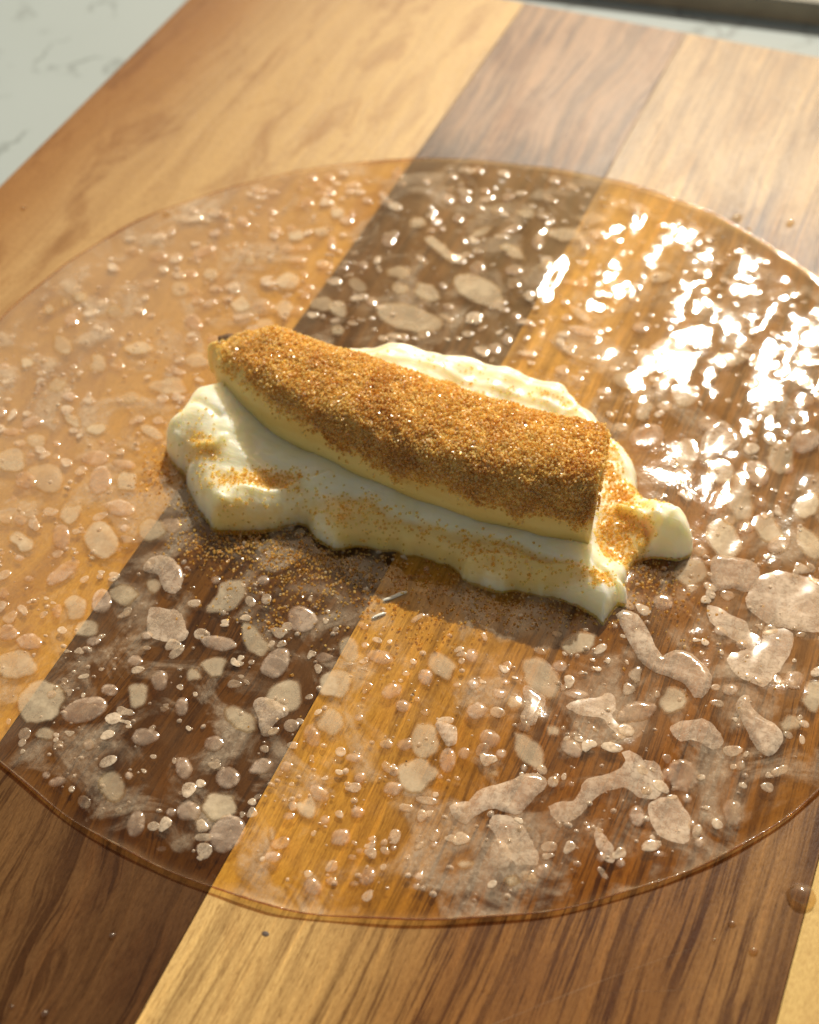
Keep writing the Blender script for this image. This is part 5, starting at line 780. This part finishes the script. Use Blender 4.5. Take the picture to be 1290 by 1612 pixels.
# further middling blisters, past the ones told apart above
midV, midF, mo, body = [], [], 0, []
ringr0 = np.array(ringr); made = 0; tries = 0
while made < 1000 and tries < 30000:
    tries += 1
    a = rb.rand()*2*np.pi; r = 10.6*np.sqrt(rb.rand()); x, y = r*np.cos(a), r*np.sin(a)
    sz_ = .05+.11*rb.rand()**1.6
    if y > 2.5: sz_ *= 1.25
    if abs(x) < 4.8 and abs(y-.4+.15*x) < 2.2: continue
    if abs(x) < 4.4 and -2.3 < y+2.4 < .6 and rb.rand() < .8: continue
    if (np.hypot(ringr0[:, 0]-x, ringr0[:, 1]-y) < ringr0[:, 2]*.8+sz_*.7).any(): continue
    n = 12; t = np.arange(n)/n*2*np.pi; e = 1+.5*(rb.rand()-.5); ro_ = rb.rand()*3.1
    rad = 1+.16*rb.randn()*np.cos(2*t+rb.rand()*6)+.10*rb.randn()*np.cos(3*t+rb.rand()*6)
    px_, py_ = sz_*e*rad*np.cos(t), sz_/e*rad*np.sin(t)
    P = ccw(np.column_stack([x+px_*np.cos(ro_)-py_*np.sin(ro_), y+px_*np.sin(ro_)+py_*np.cos(ro_)]))
    V, F = dome_mesh(P, sheet_z, .003+.003*rb.rand(), .010+.05*sz_*rb.rand(), blister)
    b_ = np.ones(len(V)); b_[:n] = 0; b_[n:2*n] = .3+.6*rb.rand()
    midV.append(V); midF += [tuple(v+mo for v in f) for f in F]; mo += len(V); body.append(b_*(.35+.65*rb.rand())); made += 1
mid = mesh_obj('small_bubbles', np.concatenate(midV), midF, M_MID, paper)
mid.data.attributes.new('body', 'FLOAT', 'POINT').data.foreach_set('value', np.concatenate(body).astype(np.float32))
tag(mid, 'many small irregular air bubbles between the larger ones', kind='stuff')
# countless small bubbles between the large ones
ringr = np.array(ringr)
made = 0
while made < 1500:
    a = rb.rand()*2*np.pi; r = 10.7*np.sqrt(rb.rand()); x, y = r*np.cos(a), r*np.sin(a)
    if abs(x) < 4.6 and abs(y-.4+.15*x) < 2.0: continue
    dens = .25+.75*(vnoise(x, y, .8, 3) > -.1)
    if rb.rand() > dens: continue
    s = .022+.05*rb.rand()**3.2+(.05*rb.rand() if rb.rand() < .06 else 0)
    n = 7; t = np.arange(n)/n*2*np.pi; e = 1+.35*(rb.rand()-.5)
    P = np.column_stack([x+s*e*np.cos(t), y+s/e*np.sin(t)])
    V, F = dome_mesh(P, sheet_z, .002, s*.55, lambda u: math.sqrt(max(0, 1-u*u)), 2)
    stuffV.append(V); stuffF += [tuple(v+off for v in f) for f in F]; off += len(V); made += 1
tag(mesh_obj('tiny_bubbles', np.concatenate(stuffV), stuffF, M_TINY, paper), 'countless tiny bubbles in the sheet', kind='stuff')

# ---------------------------------------------------------------- cream
OUT = np.array(CREAM_OUT); CTL = np.array(CREAM_CTL)
def poly_dist(x, y, P):
    """signed distance (inside positive) to closed polygon"""
    A = P; B = np.roll(P, -1, 0); best = np.full(x.shape, 1e9); ins = np.zeros(x.shape, bool)
    for (ax, ay), (bx, by) in zip(A, B):
        dx, dy = bx-ax, by-ay; L = dx*dx+dy*dy+1e-12
        t = np.clip(((x-ax)*dx+(y-ay)*dy)/L, 0, 1)
        best = np.minimum(best, (x-ax-t*dx)**2+(y-ay-t*dy)**2)
        c = ((ay > y) != (by > y)) & (x < (bx-ax)*(y-ay)/(by-ay+1e-15)+ax); ins ^= c
    return np.where(ins, 1, -1)*np.sqrt(best)
def line_dist(x, y, pts):
    best = np.full(x.shape, 1e9)
    for (ax, ay), (bx, by) in zip(pts[:-1], pts[1:]):
        dx, dy = bx-ax, by-ay; L = dx*dx+dy*dy
        t = np.clip(((x-ax)*dx+(y-ay)*dy)/L, 0, 1); best = np.minimum(best, (x-ax-t*dx)**2+(y-ay-t*dy)**2)
    return np.sqrt(best)
GX = np.arange(-6.2, 6.6, .036); GY = np.arange(-4.6, 3.8, .036)
gx, gy = np.meshgrid(GX, GY, indexing='ij')
def cream_height(gx, gy):
    x = gx+.05*vnoise(gx, gy, 1.6, 1)+.02*vnoise(gx, gy, 4, 2); y = gy+.05*vnoise(gx, gy, 1.7, 2)+.035*vnoise(gx, gy, 4.3, 0)
    d = poly_dist(x, y, OUT)
    num = np.zeros(gx.shape); den = np.full(gx.shape, 1e-9)
    for cx, cy, cz in CTL:
        q = (x-cx)**2+(y-cy)**2; wt = np.exp(-q/(2*.30**2))+.02/(.1+q*q); num += wt*cz; den += wt
    T = num/den
    T = T + .04*vnoise(x, y, 1.2, 3) + .020*vnoise(x, y, 3.0, 0) + .007*vnoise(x, y, 7.5, 1)
    for pts, amp, wd in CREASES:
        T = T + amp*np.exp(-(line_dist(x, y, pts)/wd)**2)
    T = np.maximum(T, .05)
    wv = np.clip(.42*T/.7, .12, .55)
    u = np.clip(d/wv, 0, 1)
    h = T*(1-(1-u)**2.4)**(1/2.4)
    return np.where(d > 0, h+.03, np.maximum(-.35, .03+d*2.5)), d
H, D = cream_height(gx, gy)
ni, nj = gx.shape
idx = np.arange(ni*nj).reshape(ni, nj)
keep = (D > -.09)
qk = keep[:-1, :-1] & keep[1:, :-1] & keep[1:, 1:] & keep[:-1, 1:]
Q = np.stack([idx[:-1, :-1], idx[1:, :-1], idx[1:, 1:], idx[:-1, 1:]], -1)[qk]
used = np.unique(Q); remap = -np.ones(ni*nj, int); remap[used] = np.arange(len(used))
V = np.stack([gx.ravel(), gy.ravel(), H.ravel()], 1)[used]
cream = fast_quads('cream_smear', V, remap[Q], M_CREAM, smooth=True)
syr = np.zeros(len(V))
for cx, cy, sx, sy, an, n_ in SUGAR_CREAM:
    a = math.radians(22-an); dx = V[:, 0]-cx; dy = V[:, 1]-cy
    p_ = (dx*math.cos(a)+dy*math.sin(a))/sx; q_ = (-dx*math.sin(a)+dy*math.cos(a))/sy
    syr += np.exp(-.5*(p_*p_+q_*q_))*min(1.1, n_/(sx*sy)/1400*.85)
ca = cream.data.attributes.new('syrup', 'FLOAT', 'POINT'); ca.data.foreach_set('value', syr.astype(np.float32))
tag(cream, 'thick spread of pale yellow cream under and around the sugared banana', 'cream')
def h_at(x, y):
    fx = np.clip((x-GX[0])/.036, 0, ni-2); fy = np.clip((y-GY[0])/.036, 0, nj-2)
    i = fx.astype(int); j = fy.astype(int); u = fx-i; v = fy-j
    return (H[i, j]*(1-u)+H[i+1, j]*u)*(1-v)+(H[i, j+1]*(1-u)+H[i+1, j+1]*u)*v

# ---------------------------------------------------------------- banana piece
BZ = .66
ban = tag(empty('banana_piece', (0, 0, 0)), 'halved banana piece crusted with golden sugar resting on the cream', 'banana')
st = np.array(BANANA); NSTA = 90
tt = np.concatenate([[0], np.cumsum(np.hypot(*(np.diff((st[:, :2]+st[:, 2:])/2, axis=0)).T))]); Lb = tt[-1]
def interp_smooth(s):
    o = np.stack([np.interp(s, tt, st[:, k]) for k in range(4)], 1); return o
s = Lb*(1-np.cos(np.linspace(0, 1, NSTA)*np.pi/2)**1.0) if False else Lb*np.linspace(0, 1, NSTA)**1.35
A = interp_smooth(s)
ker = np.ones(7)/7
for k in range(4):
    pad = np.concatenate([np.full(3, A[0, k]), A[:, k], A[-3:, k]+np.arange(1, 4)*(A[-1, k]-A[-2, k])]); A[3:-3, k] = np.convolve(pad, ker, 'valid')[3:-3]
Fp, Bp = A[:, :2], A[:, 2:]
hgt = 1.50*np.clip(.50+.50*(s/1.6), .5, 1)**.8*(1+.02*np.sin(s*1.7))
NSEC = 36
def section(a):
    """a 0..pi from the near base edge over the top to the far base edge -> (-1..1 across, 0..1 up)"""
    c, sn = -np.cos(a), np.sin(a)
    return np.sign(c)*np.abs(c)**.68, np.abs(sn)**.56
def ban_pt(i, a, out=0.0):
    c, z = section(a); mid = (Fp[i]+Bp[i])/2; half = (Bp[i]-Fp[i])/2
    half_ = half*(1+out)
    return np.array([mid[0]+half_[0]*c, mid[1]+half_[1]*c, BZ+hgt[i]*(1+out)*z])
aa = np.linspace(0, np.pi, NSEC); rows = []
for i in range(NSTA):
    lean = -.0 
    rows.append([ban_pt(i, a) for a in aa])
G = np.array(rows)
G[..., 2] += .02*vnoise(G[..., 0], G[..., 1], 1.1, 2)
# right end: cut a little undercut so that the top overhangs
top = (G[..., 2]-BZ)/1.5
w8 = np.clip((s-(Lb-1.2))/1.2, 0, 1)[:, None]
G[..., 0] += w8*(-.10)*(1-top)+w8**3*.05*vnoise(G[..., 1]*3, G[..., 2]*3, 1.2, 3)
V = [tuple(p) for p in G.reshape(-1, 3)]; F = []
for i in range(NSTA-1):
    for j in range(NSEC-1): F.append((i*NSEC+j, i*NSEC+j+1, (i+1)*NSEC+j+1, (i+1)*NSEC+j))
    F.append((i*NSEC+NSEC-1, i*NSEC, (i+1)*NSEC, (i+1)*NSEC+NSEC-1))
# caps, as inset rings
for i, ox, sgn in ((NSTA-1, .03, 1), (0, -.22, -1)):
    ring = [i*NSEC+j for j in range(NSEC)]; c = G[i].mean(0)
    prev = ring
    for u, o_ in ((.93, .5), (.7, .9), (.35, 1.0)):
        base = len(V)
        for j in range(NSEC):
            q = c+(G[i, j]-c)*u; V.append((q[0]+ox*o_, q[1], q[2]))
        new = list(range(base, base+NSEC))
        for j in range(NSEC):
            k = (j+1) % NSEC; f = (prev[j], prev[k], new[k], new[j]); F.append(f)
        prev = new
    F.append(tuple(prev))
flesh = mesh_obj('flesh', V, F, M_BAN, ban)
import bmesh
bm = bmesh.new(); bm.from_mesh(flesh.data); bmesh.ops.recalc_face_normals(bm, faces=bm.faces); bm.to_mesh(flesh.data); bm.free()
# browned tip at the tapering end
tp = G[3, int(NSEC*.58)]+np.array([-.10, .02, .0])
V = []; F = []
rt_ = np.random.RandomState(9)
for k in range(6):
    for j in range(8):
        a = j/8*2*math.pi; r = .10*math.sin(math.pi*(k+.6)/6.6)*(1+.9*(rt_.rand()-.5))
        V.append((tp[0]-.16+.08*k-.05*math.cos(a)*r, tp[1]+r*1.5*math.cos(a), tp[2]+.0+r*.8*math.sin(a)))
for k in range(5):
    for j in range(8): F.append((k*8+j, k*8+(j+1) % 8, (k+1)*8+(j+1) % 8, (k+1)*8+j))
F.append(tuple(range(7, -1, -1))); F.append(tuple(range(40, 48)))
tag(mesh_obj('tip', V, F, M_TIP, ban), 'browned stringy tip')

# ---------------------------------------------------------------- sugar
CUBE = np.array([(-1, -1, -1), (1, -1, -1), (1, 1, -1), (-1, 1, -1), (-1, -1, 1), (1, -1, 1), (1, 1, 1), (-1, 1, 1)], float)*.5
CQ = np.array([(3, 2, 1, 0), (0, 1, 5, 4), (1, 2, 6, 5), (2, 3, 7, 6), (3, 0, 4, 7), (4, 5, 6, 7)])
def grains(name, P, size, mat, parent=None, seed=1):
    r = np.random.RandomState(seed); n = len(P)
    q = r.randn(n, 4); q /= np.linalg.norm(q, axis=1)[:, None]; w_, x, y, z = q.T
    Rm = np.stack([1-2*(y*y+z*z), 2*(x*y-z*w_), 2*(x*z+y*w_), 2*(x*y+z*w_), 1-2*(x*x+z*z), 2*(y*z-x*w_), 2*(x*z-y*w_), 2*(y*z+x*w_), 1-2*(x*x+y*y)], 1).reshape(n, 3, 3)
    c = CUBE[None]*(size[:, None, None]*(.75+.5*r.rand(n, 1, 3)))*(1+.12*r.randn(n, 8, 1))
    V = np.einsum('nij,nkj->nki', Rm, c)+P[:, None, :]
    Q = (np.arange(n)[:, None, None]*8+CQ[None]).reshape(-1, 4)
    return fast_quads(name, V.reshape(-1, 3), Q, mat, parent)
rg = np.random.RandomState(21)
N = 44000
si = rg.rand(N)*(NSTA-1.001); 
si = np.interp(rg.rand(N)*Lb, s, np.arange(NSTA))*.99999
aq = np.linspace(0, np.pi, 400); cq, zq = section(aq); arc = np.concatenate([[0], np.cumsum(np.hypot(np.diff(cq)*1.25, np.diff(zq)*1.5))]); arc /= arc[-1]
ang = np.interp(rg.rand(N), arc, aq)
# lower limit of the crust on the near side (higher at the tapering end)
sl = np.interp(si, np.arange(NSTA), s)
lo = np.interp(sl, [0, .5, 1.5, 3, 5, 7, Lb], [.98, .84, .62, .44, .31, .25, .20])
lo = lo*(1.02+.45*vnoise(sl, ang*0, 2.2, 1)+.20*rg.randn(N))
ok = ang > lo
ok &= ~((sl < .35) & (rg.rand(N) < .75)); ok &= ~((ang < 1.25) & (sl < 1.1) & (rg.rand(N) < .6))
si, ang, sl = si[ok], ang[ok], sl[ok]
i0 = si.astype(int); u = (si-i0)[:, None]
ja = ang/np.pi*(NSEC-1); j0 = np.minimum(ja.astype(int), NSEC-2); v = (ja-j0)[:, None]
Pb = (G[i0, j0]*(1-u)+G[np.minimum(i0+1, NSTA-1), j0]*u)*(1-v)+(G[i0, j0+1]*(1-u)+G[np.minimum(i0+1, NSTA-1), j0+1]*u)*v
nrm = Pb-np.array([0, 0, BZ+.1])-np.concatenate([(Fp[i0]+Bp[i0])/2, np.zeros((len(i0), 1))], 1)
nrm /= np.linalg.norm(nrm, axis=1)[:, None]
lump = .045*(vnoise(sl, ang*1.6, 2.4, 0)+.6*vnoise(sl, ang*1.6, 5.0, 1))
Pb = Pb+nrm*(.01+.06*rg.rand(len(Pb))**1.5+np.clip(lump, -.01, .1))[:, None]
# a few grains stuck to the cut end
ne = 260; je = rg.randint(4, NSEC-3, ne); ue = rg.rand(ne)**.5; ce = G[-1].mean(0)
Pe = ce+(G[-1][je]-ce)*ue[:, None]+np.stack([.04+.03*rg.rand(ne), np.zeros(ne), np.zeros(ne)], 1)
Pb = np.concatenate([Pb, Pe])
tag(grains('sugar_coating', Pb, .024+.018*rg.rand(len(Pb)), M_SUG, ban, 3), 'golden brown sugar crystals', kind='stuff')

def cluster(rows, seed, cap=2.2):
    r = np.random.RandomState(seed); out = []
    for cx, cy, sx, sy, an, n in rows:
        g = r.randn(n, 2); g = g[np.hypot(*g.T) < cap]; a = math.radians(22-an)   # photo angles lie turned on the board
        x = g[:, 0]*sx; y = g[:, 1]*sy
        out.append(np.column_stack([cx+x*math.cos(a)-y*math.sin(a), cy+x*math.sin(a)+y*math.cos(a)]))
    return np.concatenate(out)
P2 = cluster(SUGAR_CREAM, 5); P2 = P2[rg.rand(len(P2)) < .62]; hz = h_at(P2[:, 0], P2[:, 1])
inside = hz > .06; P2, hz = P2[inside], hz[inside]
tag(grains('sprinkled_sugar', np.column_stack([P2, hz+.006]), .024+.018*rg.rand(len(P2)), M_SUGC, None, 4), 'damp golden sugar sprinkled over the pale cream', 'sugar', kind='stuff')
P3 = cluster(SUGAR_PAPER, 6, 2.6); P3 = P3[rg.rand(len(P3)) < .55]; hz = h_at(P3[:, 0], P3[:, 1]); sz = sheet_z(P3[:, 0], P3[:, 1])
out_ = hz < .02; P3 = P3[out_]; sz = sz[out_]
tag(grains('spilled_sugar', np.column_stack([P3, sz+.008]), .016+.022*rg.rand(len(P3)), M_SUGP, None, 5), 'dissolving amber sugar spilled on the rice paper beside the cream', 'sugar', kind='stuff')

# ---------------------------------------------------------------- droplets, drips, specks
labels = ['largest clear water droplet on the joint of brown and pale yellow planks, lower right',
          'small droplet on brown wood just below the right part of the paper rim',
          'small droplet on brown wood nearest to the pale yellow plank',
          'bright tiny droplet on dark plank below the left rim of the paper',
          'tiny droplet on the dark plank near the bottom left corner',
          'tiniest droplet on the dark plank at the left edge of the photo',
          'bright droplet on the upper left rim of the rice paper',
          'lone droplet on the pale plank near the left board edge',
          'pinhead droplet on brown wood between two small droplets',
          'long smeared droplet on pale wood just past the upper right rim',
          'second smeared droplet on brown wood past the upper right rim',
          'small round droplet on pale wood touching the upper right rim', '']
for k, (x, y, r) in enumerate(DROPS[:12]):
    z = float(sheet_z(x, y)) if math.hypot(x, y) < 10.95 else 0.0
    sx = 1.5 if k in (9, 10) else 1.05
    V, F = disc_lens(0, 0, 0, r*sx, r*.92, r*.8, 20, rot=1.2 if sx > 1.2 else .3*k, rings=7)
    o = mesh_obj('water_droplet', V, F, M_DROP); o.location = (x*S, y*S, (z+.002)*S)
    tag(o, labels[k], 'droplet', 'water droplets on the board and paper')
for (x, y, rx, ry, rot, lab) in [(.93, -3.93, .26, .05, .75, 'longer streak of runny white cream on the paper below the smear'),
                                 (.82, -4.50, .14, .045, .70, 'shorter streak of runny white cream just below the longer one')]:
    V, F = disc_lens(0, 0, 0, rx, ry, .03, 18, rot, 5)
    V = [(a, b+.03*math.sin(a*14), c) for a, b, c in V]
    o = mesh_obj('cream_streak', V, F, M_MILK); o.location = (x*S, y*S, (float(sheet_z(x, y))+.002)*S)
    tag(o, lab, 'cream streak', 'runny cream streaks')
for (x, y, r, lab) in [(2.17, -6.05, .022, 'black speck in the middle of the lower rice paper'), (2.62, -7.47, .02, 'black speck on a milky patch lower on the rice paper')]:
    V, F = disc_lens(0, 0, 0, r, r*.8, r*.7, 8, 0, 2)
    o = mesh_obj('crumb', V, F, M_SPECK); o.location = (x*S, y*S, (float(sheet_z(x, y))+.05)*S)
    tag(o, lab, 'crumb')
